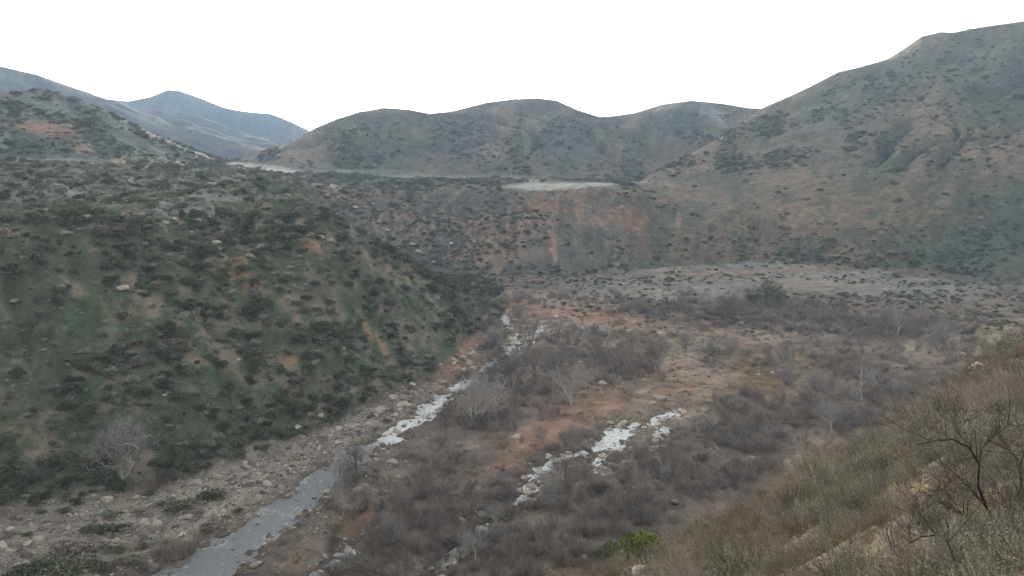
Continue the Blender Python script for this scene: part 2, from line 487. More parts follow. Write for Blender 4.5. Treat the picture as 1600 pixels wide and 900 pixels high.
def terrain(u, v):
    r = np.exp(v); x = r * np.sin(u); y = r * np.cos(u)
    z = blerp(gu, gv, GZ, u, v)
    # behind and beside the camera the hillside simply goes on
    bk = sstep(0.8, 2.2, np.abs(u))
    zb = 58 + np.clip(r, 0, 300) * 0.3 + fbm(x / 60, y / 60, 3) * np.clip(r * .05, 0, 12)
    z = z * (1 - bk) + zb * bk
    z = z * (1 - sstep(3200, 4200, r)) + 30 * sstep(3200, 4200, r)
    # erosion
    fl = (r > float(110)) & (z < 2.6)
    floor = np.clip((3.2 - z) / 1.2, 0, 1) * sstep(100, 112, r)
    hill = 1 - floor
    far = sstep(420, 560, r)
    cut = 0
    crest = np.maximum(np.where(u > float(ray(1195, 170)[0]), np.interp(u, [x_[0] for x_ in sorted(rm)], [x_[2] for x_ in sorted(rm)]),
                                np.interp(u, [x_[0] for x_ in sorted(mh)], [x_[2] for x_ in sorted(mh)])), 60)
    env = np.clip((crest - z) / 22, 0, 1) * np.clip((z - 40) / 18, 0, 1) * far * (r < 1100)
    wx = fbm(x / 130, y / 130, 21, 3) * 0.09
    g = 1 - np.abs(vnoise((u + wx) * 17, v * 2.2 + wx * 12, 5)) * 2.2
    g = np.clip(g, 0, 1) ** 1.6
    g2 = np.clip(1 - np.abs(vnoise((u + wx * .6) * 46, v * 5, 8)) * 2.4, 0, 1)
    z = z - env * (g * 9 + g2 * 3.0)
    envf = np.clip(sstep(1150, 1400, r)) if False else sstep(1100, 1400, r) * (1 - sstep(2000, 2300, r))
    z = z - envf * np.clip(1 - np.abs(vnoise(u * 30, v * 6, 31)) * 2, 0, 1) * 14 * (1 - np.exp(-((v - math.log(1520)) / .02) ** 2))
    # bluff front and lower face of the mountain: rills
    eb = np.clip((z - 3) / 8, 0, 1) * (1 - np.clip((z - 34) / 6, 0, 1)) * sstep(330, 380, r) * (1 - far)
    g3 = np.clip(1 - np.abs(vnoise((u + wx * .5) * 60, v * 4, 12)) * 2.0, 0, 1)
    z = z - eb * (g3 * 1.6) + eb * fbm(x / 14, y / 14, 13, 4) * 1.6
    # left hill face
    lh = np.clip((z - 2) / 8, 0, 1) * sstep(120, 140, r) * (1 - sstep(300, 380, r))
    z = z + lh * (fbm(x / 28, y / 28, 41, 4) * 2.0 - np.clip(1 - np.abs(vnoise(u * 26 + wx * 8, v * 5 + u * 8, 44)) * 2, 0, 1) * 1.8)
    z = z + hill * far * fbm(x / 45, y / 45, 51, 5) * np.clip(r * 0.0028, 0, 3.6)
    z = z + hill * (1 - far) * fbm(x / 7, y / 7, 61, 4) * np.clip(r * 0.004, 0.04, 0.6)
    z = z + fbm(x / 1.4, y / 1.4, 71, 3) * np.clip(0.09 - r * 0.0001, 0.03, 0.09) * (r < 900)
    # valley floor: low bars and channels
    z = z + floor * (fbm(x / 22, y / 22, 81, 4) * 0.75 + 0.25 + fbm(x / 4, y / 4, 91, 3) * 0.14)
    z = np.where((r > 104) & (r < 500) & (z < 0.25), 0.25 + (z - 0.25) * 0.1, z)
    sd = stream_d(x, y) + fbm(x / 3.6, y / 3.6, 101, 4) * np.where(u < float(ray(780, 700)[0]), 2.3, 1.1)
    bed = -0.35 + sstep(-0.6, 1.4, sd) * 0.75 + fbm(x / 2.0, y / 2.0, 111, 4) * 0.55
    k = sstep(1.0, 6.0, sd)
    z = np.where((sd < 6) & (z < 9), bed * (1 - k) + np.maximum(z, 0.3) * k, z)
    return z


ru = [np.linspace(-math.pi, -0.66, 70)[:-1], np.linspace(-0.66, 0.66, 860), np.linspace(0.66, math.pi, 70)[1:]]
U = np.concatenate(ru)
V_ = np.concatenate([np.linspace(math.log(1.0), math.log(60), 230)[:-1], np.linspace(math.log(60), math.log(112), 28)[:-1],
                     np.linspace(math.log(112), math.log(700), 400)[:-1], np.linspace(math.log(700), math.log(2600), 150)[:-1], np.linspace(math.log(2600), math.log(4200), 9)])
TU, TV = np.meshgrid(U, V_, indexing='ij')
TZ = terrain(TU, TV)
TR = np.exp(TV); TX = TR * np.sin(TU); TY = TR * np.cos(TU)


def fit_crest(cur, wd=0.10, lo=.86, hi=1.14):
    """nudge the relief so that a ridge keeps its surveyed skyline after erosion noise"""
    A = sorted(cur); a = np.array([p[0] for p in A]); r = np.array([p[1] for p in A]); zz = np.array([p[2] for p in A])
    m = (U >= a[0] - .03) & (U <= a[-1] + .03)
    uu = U[m]; rc = np.interp(uu, a, r); zc = np.interp(uu, a, zz)
    for _ in range(3):
        T = np.where((TR[m] > rc[:, None] * lo) & (TR[m] < rc[:, None] * hi), (TZ[m] - H) / TR[m], -9).max(1)
        d = ((zc - H) / rc - T) * rc * (1 - sstep(0, .03, np.maximum(a[0] - uu, uu - a[-1])))
        TZ[m] += d[:, None] * np.exp(-((TV[m] - np.log(rc)[:, None]) / wd) ** 2)


for cur_ in (f2, f1, mh, h2): fit_crest(cur_)
fit_crest(sp[:-1] + rm, .07, .92, 1.1)
fit_crest(rim, .05, .94, 1.06)
fit_crest(tr, .03, .96, 1.04)
TT = (TZ - H) / TR
CM = np.maximum.accumulate(TT, axis=1)


def zat(x, y):
    return blerp(U, V_, TZ, np.arctan2(x, y), np.log(np.hypot(x, y)))


def vis(x, y, z):
    u = np.arctan2(x, y); r = np.hypot(x, y)
    cm = blerp(U, V_, CM, u, np.log(r * 0.985))
    px, py, dep = proj(x, y, z)
    return ((z - H) / r > cm - 0.0015) & (px > -30) & (px < 1630) & (py > -30) & (py < 950) & (dep > 0)


def hit(px, py, rmin=2.0):
    a, t = ray(px, py); a = float(a); t = float(t)
    v = np.linspace(math.log(rmin), math.log(4000), 4000)
    z = blerp(U, V_, TZ, np.full(v.shape, a), v); r = np.exp(v)
    k = np.argmax(z >= H + r * t)
    return float(r[k] * math.sin(a)), float(r[k] * math.cos(a)), float(z[k])


PXg, PYg, DPg = proj(TX, TY, TZ)
# ------------------------------------------------------------------ regions of the setting
a_mid = float(ray(1195, 170)[0])
fgr = np.interp(TU, [-.7, .1, .3, .6], [98, 104, 118, 165])
lbv = np.where(TU < A_N + 0.02, lb_r(TU), 9e9)
blv = bl_r(TU)
crest_l = np.interp(TU, [x_[0] for x_ in sorted(h2)], [x_[1] for x_ in sorted(h2)])
REG = np.zeros(TU.shape, int)                                    # 0 valley floor
REG[(TR < fgr)] = 1                                              # slope under the camera
REG[(np.abs(TU) > 0.8)] = 1
inw = np.abs(TU) <= 0.8
aR = float(ray(440, 290)[0])
REG[inw & (TR >= lbv) & (TR < 430) & ~((TU > float(ray(500, 300)[0])) & (TR > 355))] = 2   # left hill
REG[inw & (TR >= 430) & (TR < 900) & (TU < float(ray(378, 259)[0]))] = 3   # hill behind it
REG[inw & (TR >= blv) & (TR < 640) & (TU > float(ray(378, 259)[0])) & (REG != 2)] = 4      # terrace and its bluff
REG[inw & (TR >= 355) & (TR < 640) & (TU > float(ray(500, 300)[0])) & (TU < float(ray(770, 450)[0]))] = 4
REG[inw & (TR >= 640) & (TR < 1200) & (TU > float(ray(378, 259)[0]))] = 5  # middle hills
rmm = inw & (TU > float(ray(985, 290)[0])) & (TR >= blv)
spr = np.interp(TU, [float(ray(985, 290)[0]), float(ray(1080, 240)[0]), a_mid, a_mid + .01], [560, 660, 760, 1400])
REG[rmm & (TR < spr)] = 6                                        # right mountain
REG[inw & (TR >= 1200)] = 7
REG[inw & (TR >= 900) & (TU < float(ray(378, 259)[0]))] = 7

# soil colours (what the ground is made of, fixed to the place)
nA = fbm(TX / 40, TY / 40, 201, 5); nB = fbm(TX / 12, TY / 12, 202, 5); nC = fbm(TX / 3.5, TY / 3.5, 203, 4)
nD = fbm(TU * 55, TV * 9, 204, 4)
Cc = np.zeros(TU.shape + (3,))


def mixc(mask, col):
    m = np.clip(mask, 0, 1)[..., None]
    Cc[:] = Cc * (1 - m) + np.array(col) * m


def setreg(k, cols):
    m = REG == k
    for i, c in enumerate(cols):
        if i == 0: mixc(m * 1.0, c[0])
        else: mixc(m * sstep(c[2] - .25, c[2] + .25, c[1]), c[0])


setreg(0, [((.22, .175, .14),), ((.15, .12, .095), nB, .15), ((.29, .225, .165), nA, .35)])
setreg(1, [((.17, .14, .095),), ((.13, .13, .09), nC, .1), ((.20, .145, .095), nB, .5)])
setreg(2, [((.122, .138, .09),), ((.095, .122, .07), nB, .1), ((.20, .17, .125), nC + .4 * nB, .4)])
setreg(3, [((.14, .155, .12),), ((.19, .19, .16), nA, .3), ((.095, .11, .085), nD, .25)])
setreg(4, [((.20, .175, .145),), ((.125, .125, .10), nB, .1), ((.25, .18, .135), nA + .5 * nC, .55)])
setreg(5, [((.155, .13, .092),), ((.10, .105, .07), nD, .1), ((.10, .11, .08), nA, .3)])
setreg(6, [((.165, .135, .095),), ((.105, .105, .07), nD + .5 * nB, .1), ((.11, .115, .08), nA, .35)])
setreg(7, [((.085, .105, .095),)])


def splat(px, py, rx, ry, col, s=1.0, rot=0.0, rlo=0, rhi=9e9, nz=nB, rag=0.5):
    ca, sa = math.cos(R(rot)), math.sin(R(rot))
    dx = PXg - px; dy = PYg - py
    a = (dx * ca + dy * sa) / rx; b = (-dx * sa + dy * ca) / ry
    d = np.sqrt(a * a + b * b) + nz * rag
    mixc(s * (1 - sstep(0.55, 1.15, d)) * ((TR > rlo) & (TR < rhi) & inw & (DPg > 0)), col)


ORG = (.33, .205, .135); TAN = (.31, .25, .185); PINK = (.29, .20, .15); GRV = (.30, .265, .215); PALE = (.6, .58, .5); DKG = (.085, .10, .075)
GRY = (.26, .25, .215)
# gravel bars by the main channel
for p in ((60, 850, 260, 70, -12), (260, 800, 200, 50, -18), (400, 745, 150, 45, -22), (520, 690, 120, 28, -25), (600, 650, 110, 26, -28)):
    splat(p[0], p[1], p[2], p[3], GRV, .95, p[4], 90, 330, rag=.25)
splat(560, 770, 110, 40, (.25, .215, .165), .8, -35, 90, 330)
for p in ((640, 655, 60, 16, -32), (700, 585, 45, 22, -50), (745, 555, 40, 30, 0), (560, 800, 50, 30, -50)):
    splat(p[0], p[1], p[2], p[3], ORG, .6, p[4], 90, 330)
# orange bars and tracks in the valley
for p in ((870, 665, 130, 22, -24), (800, 715, 100, 20, -30), (960, 625, 110, 20, -10), (1060, 600, 60, 50, 0), (1110, 540, 90, 30, 5), (900, 490, 140, 14, 6), (1000, 510, 120, 14, 10),
          (870, 490, 80, 12, 5), (1170, 530, 60, 16, 4), (1060, 560, 70, 30, 0), (730, 770, 60, 30, -35)):
    splat(p[0], p[1], p[2], p[3], ORG, .62, p[4], 90, 400)
for p in ((1090, 560, 90, 34, 10), (1050, 640, 70, 30, -10), (900, 520, 110, 20, 6), (1180, 525, 70, 14, 3), (1430, 540, 80, 11, 0), (1540, 526, 60, 6, 0), (1010, 600, 60, 12, -15)):
    splat(p[0], p[1], p[2], p[3], TAN, .8, p[4], 90, 400)
for p in ((1230, 590, 80, 45, 0), (1180, 610, 50, 40, 0)):
    splat(p[0], p[1], p[2], p[3], (.20, .145, .07), .6, p[4], 90, 400)
# pale flats under the bluff
for p in ((1180, 430, 230, 20, 0), (1020, 447, 160, 14, 2), (1400, 445, 230, 22, 3), (1200, 415, 120, 10, -3), (1060, 462, 160, 10, 0)):
    splat(p[0], p[1], p[2], p[3], GRY, .75, p[4], 250, 480, rag=.4)
splat(1160, 425, 150, 8, PINK, .6, -3, 250, 480); splat(1270, 440, 90, 12, TAN, .5, 0, 250, 480)
splat(860, 460, 120, 6, GRY, .7, 0, 250, 480); splat(800, 455, 90, 5, PINK, .6, 0, 250, 480)
# bare fields on the terrace
splat(420, 263, 62, 6, PALE, 1, 6, 430, 900, rag=.08); [splat(q_[0], q_[1], q_[2], q_[3], (.42, .41, .35), 1, -1, 445, 700, rag=.25) for q_ in ((835, 291, 42, 5.5), (880, 291, 50, 5), (930, 288, 60, 3), (980, 285, 50, 2), (850, 295, 30, 3), (780, 284, 70, 3), (740, 280, 70, 2.5))]; splat(700, 276, 130, 4, (.30, .29, .25), .8, 1, 430, 800, rag=.1)
splat(560, 268, 80, 4, (.26, .25, .22), .8, 0, 430, 800, rag=.1)
# scars on the bluff
for p in ((780, 312, 30, 5, 0), (850, 318, 32, 7, 5), (880, 326, 20, 6, 5), (965, 335, 22, 12, 35), (935, 345, 16, 8, 10), (995, 350, 26, 16, 40), (520, 310, 30, 10, 0)):
    splat(p[0], p[1], p[2], p[3], ORG, .6, p[4], 350, 640, rag=.8)
for p in ((814, 365, 8, 32, -3), (862, 375, 7, 28, -4), (868, 400, 5, 14, 0), (1060, 345, 5, 14, 0), (838, 350, 5, 14, 8), (590, 345, 6, 14, 30), (905, 330, 8, 20, 0)):
    splat(p[0], p[1], p[2], p[3], (.33, .235, .175), .85, p[4], 350, 640, rag=.25)
# right mountain bare ground
for p in ((1080, 255, 60, 22, -25), (1110, 240, 40, 20, -30), (1040, 300, 60, 20, 0), (1230, 300, 60, 40, 0), (1290, 350, 60, 40, 10), (1400, 320, 50, 40, 0), (1500, 200, 90, 35, 10), (1480, 300, 14, 60, 25),
          (1440, 350, 10, 40, 30), (1560, 220, 60, 50, 0), (1260, 320, 30, 40, 0), (1330, 400, 40, 20, 0), (1180, 330, 60, 30, 0)):
    splat(p[0], p[1], p[2], p[3], (.27, .20, .135), .55, p[4], 350, 1000, rag=.8)
for p in ((1540, 400, 120, 50, 0), (1590, 340, 50, 90, 0), (1350, 130, 120, 40, -25), (1300, 210, 50, 60, -40), (1500, 110, 150, 40, 0), (1590, 150, 60, 60, 0)):
    splat(p[0], p[1], p[2], p[3], (.10, .12, .095), .6, p[4], 350, 1000)
# middle hills: brown spurs between green gullies
for p in ((760, 245, 45, 30, -35), (690, 255, 40, 14, -30), (480, 232, 60, 14, -25), (930, 262, 22, 20, 40), (830, 190, 60, 25, 0), (600, 205, 60, 24, 0), (1000, 220, 40, 40, 0), (1040, 250, 50, 14, -25)):
    splat(p[0], p[1], p[2], p[3], (.27, .20, .155), .6, p[4], 600, 1100, rag=.5)
for p in ((625, 240, 60, 14, 0), (660, 235, 40, 14, -25), (735, 225, 18, 30, 30), (900, 240, 50, 30, 0), (990, 240, 14, 36, 0), (1080, 190, 70, 22, 0), (880, 215, 100, 14, 0), (860, 262, 60, 10, 0)):
    splat(p[0], p[1], p[2], p[3], (.07, .095, .085), .75, p[4], 600, 1100, rag=.5)
for p in ((1120, 180, 22, 8, 30), (1095, 175, 6, 8, 20), (1130, 195, 8, 4, 0)):
    splat(p[0], p[1], p[2], p[3], (.42, .42, .38), .8, p[4], 600, 1100, rag=.9, nz=nC)
# left hill
for p in ((370, 415, 22, 24, 25), (385, 440, 10, 20, 10), (600, 545, 10, 40, -25), (575, 520, 8, 30, -25), (485, 385, 22, 10, 35), (400, 440, 16, 16, 0), (450, 560, 18, 18, 0)):
    splat(p[0], p[1], p[2], p[3], (.35, .225, .14), .8, p[4], 110, 400, rag=.4)
for p in ((430, 510, 140, 9, -4), (150, 514, 160, 2.5, 1), (340, 570, 60, 5, 15), (270, 605, 60, 3, 4), (560, 400, 60, 14, 35), (620, 440, 60, 10, 38), (500, 470, 60, 40, 30), (410, 590, 60, 20, 0),
          (580, 560, 50, 14, 50), (650, 520, 40, 12, 40), (520, 600, 60, 20, 0)):
    splat(p[0], p[1], p[2], p[3], (.24, .205, .165), .6, p[4], 110, 400, rag=.45)
for p in ((80, 300, 220, 16, 0), (330, 310, 120, 8, 0), (200, 275, 220, 14, 0), (60, 255, 120, 10, 0), (300, 330, 120, 10, 0)):
    splat(p[0], p[1], p[2], p[3], (.29, .30, .25), .75, p[4], 150, 480, rag=.6)
splat(75, 200, 60, 14, (.32, .20, .14), .85, 5, 430, 700, rag=.3)
for p in ((190, 248, 16, 9, 0), (215, 250, 14, 8, 0), (130, 232, 14, 12, 0), (240, 262, 14, 5, 0)):
    splat(p[0], p[1], p[2], p[3], (.38, .30, .22), .8, p[4], 380, 700, rag=.5)
# slope under the camera
for p in ((1190, 805, 60, 14, -25), (1320, 755, 80, 18, -25), (1420, 760, 60, 30, -20), (1560, 810, 60, 40, 0), (1440, 850, 30, 12, 0), (1020, 893, 40, 10, -30)):
    splat(p[0], p[1], p[2], p[3], (.28, .20, .125), .5, p[4], 0, 90, nz=nC)
wet = np.exp(-np.clip(stream_d(TX, TY), 0, 9) / 1.5) * (stream_d(TX, TY) < 6)
mixc(wet * 0.45, (.13, .105, .08))
wx_ = fbm(TX / 130, TY / 130, 21, 3) * 0.09
gl = np.clip(1 - np.abs(vnoise((TU + wx_) * 17, TV * 2.2 + wx_ * 12, 5)) * 2.2, 0, 1)
g2_ = np.clip(1 - np.abs(vnoise((TU + wx_ * .6) * 46, TV * 5, 8)) * 2.4, 0, 1)
hm_ = ((REG == 5) | (REG == 6)) * sstep(430, 560, TR)
mixc(hm_ * gl ** 1.2 * .6, (.095, .11, .075)); mixc(hm_ * g2_ * .3, (.09, .105, .08)); mixc(hm_ * (1 - gl) * (gl < .35) * .3, (.25, .20, .15))
Cc *= (1 + 0.25 * nC + .15 * nB)[..., None]
Cc = np.clip(Cc, 0.02, 0.6)

nu, nv = TU.shape
idx = np.arange(nu * nv).reshape(nu, nv)
quads = np.stack([idx[:-1, :-1], idx[1:, :-1], idx[1:, 1:], idx[:-1, 1:]], -1).reshape(-1, 4)[:, ::1]
qreg = REG[:-1, :-1].reshape(-1)
VV = np.stack([TX, TY, TZ], -1).reshape(-1, 3); CV = Cc.reshape(-1, 3)
names = {0: ('valley_floor', 'flat valley floor of tan gravel, orange silt and sand bars along the creek', 'ground'),
         1: ('near_slope', 'brown scrubby hillside falling away under the viewpoint at lower right', 'hillside'),
         2: ('green_hill', 'steep green brushy hill with flat top on the left bank of the creek', 'hill'),
         3: ('scarred_hill', 'rounded green hill with a reddish bare scar at upper left', 'hill'),
         4: ('terrace', 'flat river terrace with pale fields above an eroded orange bluff', 'terrace'),
         5: ('middle_hills', 'rounded grey brown hills forming the middle of the skyline', 'hills'),
         6: ('right_mountain', 'tall brown mountainside dotted with dark brush rising to the right', 'mountain'),
         7: ('far_mountains', 'hazy blue mountains far behind the green hill', 'mountains')}
for k, (nm, lab, cat) in names.items():
    q = quads[qreg == k]
    if not len(q): continue
    uq, inv = np.unique(q, return_inverse=True)
    me = np_mesh(nm, VV[uq], inv.reshape(-1), np.full(len(q), 4), [M_ground], True, CV[uq])
    o = link(bpy.data.objects.new(nm, me)); tag(o, lab, cat, None, 'structure')
# small cap under the tripod spot
ang = np.linspace(-math.pi, math.pi, 24, endpoint=False)
cv_ = np.concatenate([[[0, 0, float(TZ[:, 0].mean())]], np.stack([np.sin(ang), np.cos(ang), blerp(U, V_, TZ, ang, ang * 0)], -1)])
me = np_mesh('viewpoint_ground', cv_, np.array([(0, 1 + (i + 1) % 24, 1 + i) for i in range(24)]).ravel(), np.full(24, 3), [M_ground], True, np.full((25, 3), .18))
tag(link(bpy.data.objects.new('viewpoint_ground', me)), 'patch of brown soil directly under the viewpoint', 'ground', None, 'structure')

# water sheets
wn = [('creek', 'pale shallow creek running down the valley past the green hill', 'creek'),
      ('side_stream', 'white rushing side stream over bedrock in the middle of the valley', 'stream'),
      ('side_channel', 'short broken channel of white water at the bottom edge beside the creek', 'stream'),
      ('rivulet', 'thin white rivulet just below the widest white cascade', 'stream'),
      ('riffle', 'bright riffle behind the bare trees far up the creek', 'stream'),
      ('trickle', 'thin trickle of white water right of the cascade', 'stream')]
for (nm, lab, cat), Q in zip(wn, SW):
    x, y, wd, fm = Q.T
    tx = np.gradient(x); ty = np.gradient(y); L = np.hypot(tx, ty); nx, ny = -ty / L, tx / L
    hw = np.maximum(wd, .6) / 2 + 1.4
    m = 9
    s = np.linspace(-1, 1, m)
    X = x[:, None] + nx[:, None] * hw[:, None] * s; Y = y[:, None] + ny[:, None] * hw[:, None] * s
    fo = np.repeat(fm[:, None], m, 1) + fbm(X / 5, Y / 5, 301, 3) * .35
    Z = 0.06 + fbm(X / 1.1, Y / 1.1, 302, 3) * 0.05 * np.clip(fo, 0.1, 1)
    ii = np.arange(X.size).reshape(X.shape)
    q = np.stack([ii[:-1, :-1], ii[:-1, 1:], ii[1:, 1:], ii[1:, :-1]], -1).reshape(-1, 4)
    me = np_mesh(nm, np.stack([X, Y, Z], -1).reshape(-1, 3), q.ravel(), np.full(len(q), 4), [M_water], True, np.stack([np.clip(fo, 0, 1), hw[:, None] * s, np.repeat(np.cumsum(L)[:, None], m, 1)], -1).reshape(-1, 3))
    o = link(bpy.data.objects.new(nm, me)); tag(o, lab, cat, None, 'structure')


# ------------------------------------------------------------------ plant and rock forms
class MB:
    def __init__(s): s.V = []; s.F = []; s.C = []; s.n = 0
    def ribbon(s, pts, w0, w1, c, side=None):
        """flat tapering strip of quads through pts (for twigs a pixel wide or less)"""
        pts = [np.asarray(p, float) for p in pts]
        d = pts[-1] - pts[0]
        if side is None:
            side = np.cross(d, rng.normal(size=3)); side /= (np.linalg.norm(side) + 1e-9)
        k = len(pts)
        for i, p in enumerate(pts):
            w = w0 + (w1 - w0) * i / (k - 1)
            s.V += [p - side * w / 2, p + side * w / 2]; s.C += [c, c]
        for i in range(k - 1):
            a = s.n + 2 * i; s.F.append((a, a + 1, a + 3, a + 2))
        s.n += 2 * k
    def leaf(s, p, d, w, l, c):
        d = d / (np.linalg.norm(d) + 1e-9)
        side = np.cross(d, rng.normal(size=3)); side /= (np.linalg.norm(side) + 1e-9)
        s.V += [p, p + d * l * .5 + side * w / 2, p + d * l, p + d * l * .5 - side * w / 2]; s.C += [c] * 4
        s.F.append((s.n, s.n + 1, s.n + 2, s.n + 3)); s.n += 4
    def tube(s, pts, rad, c, sides=5):
        pts = [np.asarray(p, float) for p in pts]
        up = np.array([0.3, 0.2, 0.93]); base = s.n
        for i, p in enumerate(pts):
            t = pts[min(i + 1, len(pts) - 1)] - pts[max(i - 1, 0)]; t /= (np.linalg.norm(t) + 1e-9)
            a = np.cross(t, up if abs(t @ up) < .95 else np.array([1., 0, 0])); a /= np.linalg.norm(a); b = np.cross(t, a)
            for j in range(sides):
                th = 2 * math.pi * j / sides
                s.V.append(p + (a * math.cos(th) + b * math.sin(th)) * rad[i]); s.C.append(c)
        for i in range(len(pts) - 1):
            for j in range(sides):
                q = base + i * sides
                s.F.append((q + j, q + (j + 1) % sides, q + sides + (j + 1) % sides, q + sides + j))
        s.F.append(tuple(base + (len(pts) - 1) * sides + j for j in range(sides)))
        s.n += len(pts) * sides
    def mesh(s, name, m, smooth=False):
        C3 = np.array(s.C, float)
        if C3.ndim == 1: C3 = np.repeat(C3[:, None], 3, 1)
        return np_mesh(name, np.array(s.V), [i for f in s.F for i in f], [len(f) for f in s.F], [m], smooth, C3)


def nrm(v): return v / (np.linalg.norm(v) + 1e-9)


def leafy(name, mat, n=650, lumps=11, leaf=.13, hgt=.62):
    b = MB(); C0 = []
    for i in range(lumps):
        a = rng.uniform(0, 6.28); q = math.sqrt(rng.uniform(0, 1)) * .68
        C0.append((np.array([math.cos(a) * q, math.sin(a) * q, rng.uniform(.12, .38) * (1 - q * .5) * hgt / .6]), rng.uniform(.22, .42), rng.uniform(.65, 1.35)))
    for i in range(n):
        c, rr, br = C0[rng.integers(lumps)]
        d = nrm(rng.normal(size=3)); d[2] = abs(d[2]) * 1.0 if rng.random() < .8 else d[2]
        p = c + d * rr * rng.uniform(.7, 1.06) * np.array([1, 1, hgt / .75])
        p[2] = max(p[2], 0.01)
        b.leaf(p, nrm(d + rng.normal(size=3) * .8), leaf * rng.uniform(.5, 1), leaf * rng.uniform(.8, 1.5), br * rng.uniform(.6, 1.4))
    for i in range(7):
        c = C0[i % lumps][0]
        b.ribbon([(0, 0, -.15), c * .6, c], .05, .02, .6)
    return b.mesh(name, mat)


def brush(name, mat, stems=46, hgt=1.0, spread=.75, w=.016, side=7):
    b = MB()
    for i in range(stems):
        a = rng.uniform(0, 6.28); q = rng.uniform(0, .28)
        p0 = np.array([math.cos(a) * q, math.sin(a) * q, -.08])
        lean = rng.uniform(.05, 1) * spread; a2 = a + rng.normal() * .5
        top = p0 + np.array([math.cos(a2) * lean, math.sin(a2) * lean, hgt * rng.uniform(.55, 1.0) * (1 - .35 * lean)])
        mid = (p0 + top) / 2 + np.array([0, 0, .12]) * rng.uniform(-.3, 1) + rng.normal(size=3) * .04
        c = rng.uniform(.6, 1.35)
        b.ribbon([p0, mid, top], w * 1.4, w * .5, c)
        for k in range(side):
            s = rng.uniform(.3, .98)
            q0 = mid * (1 - abs(2 * s - 1)) + (p0 if s < .5 else top) * abs(2 * s - 1)
            d = nrm(nrm(top - p0) + rng.normal(size=3) * .55); l = rng.uniform(.12, .34)
            q1 = q0 + d * l
            b.ribbon([q0, (q0 + q1) / 2 + rng.normal(size=3) * .015, q1], w * .7, w * .35, c * rng.uniform(.8, 1.25))
            if rng.random() < .6:
                q2 = (q0 + q1) / 2; b.ribbon([q2, q2 + nrm(d + rng.normal(size=3) * .7) * l * .6], w * .5, w * .3, c)
    return b.mesh(name, mat)


def sprigs(name, mat, stems=85, leaves=16, leaf=.035, hgt=.75, spread=.65, lw=.45, tip=None):
    """close-up sub-shrub: wiry stems set with small narrow leaves"""
    b = MB()
    for i in range(stems):
        a = rng.uniform(0, 6.28); q = math.sqrt(rng.uniform(0, 1)) * .3
        p0 = np.array([math.cos(a) * q, math.sin(a) * q, -.05]); lean = q / .3 * spread * rng.uniform(.5, 1.1)
        top = p0 + np.array([math.cos(a) * lean, math.sin(a) * lean, hgt * rng.uniform(.55, 1) * (1.05 - .5 * lean)])
        mid = (p0 + top) / 2 + np.array([math.cos(a), math.sin(a), 0]) * .06 + rng.normal(size=3) * .03
        c = rng.uniform(.6, 1.3)
        b.ribbon([p0, mid, top], .014, .006, c * .6)
        for k in range(leaves):
            s = rng.uniform(.35, 1.0)
            q0 = mid * (1 - abs(2 * s - 1)) + (p0 if s < .5 else top) * abs(2 * s - 1)
            b.leaf(q0, nrm(nrm(top - p0) + rng.normal(size=3) * .7), leaf * lw, leaf * rng.uniform(.8, 1.6), c * rng.uniform(.7, 1.35))
    return b.mesh(name, mat)


def rockform(name, mat, sub, seed, flat=.62):
    import bmesh
    bm = bmesh.new(); bmesh.ops.create_icosphere(bm, subdivisions=sub, radius=1)
    off = Vector((seed * 3.1, seed * 1.7, seed * .9))
    rs = np.random.default_rng(seed)
    cuts = [(Vector(nrm(rs.normal(size=3))), rs.uniform(.55, .85)) for _ in range(7)]
    for v in bm.verts:
        for nn, dd in cuts:
            e = v.co.dot(nn) - dd
            if e > 0: v.co -= nn * e * .9
        v.co *= 1 + mnoise.noise(v.co * 1.6 + off) * .25
        v.co.z *= flat
        if v.co.z < -.3: v.co.z = -.3
    me = bpy.data.meshes.new(name); bm.to_mesh(me); bm.free()
    me.materials.append(mat)
    me.polygons.foreach_set('use_smooth', np.full(len(me.polygons), sub > 2))
    return me


def forms(name, meshes):
    c = bpy.data.collections.new(name)
    for i, me in enumerate(meshes):
        c.objects.link(bpy.data.objects.new('%s_%02d' % (name, i), me))
    return c


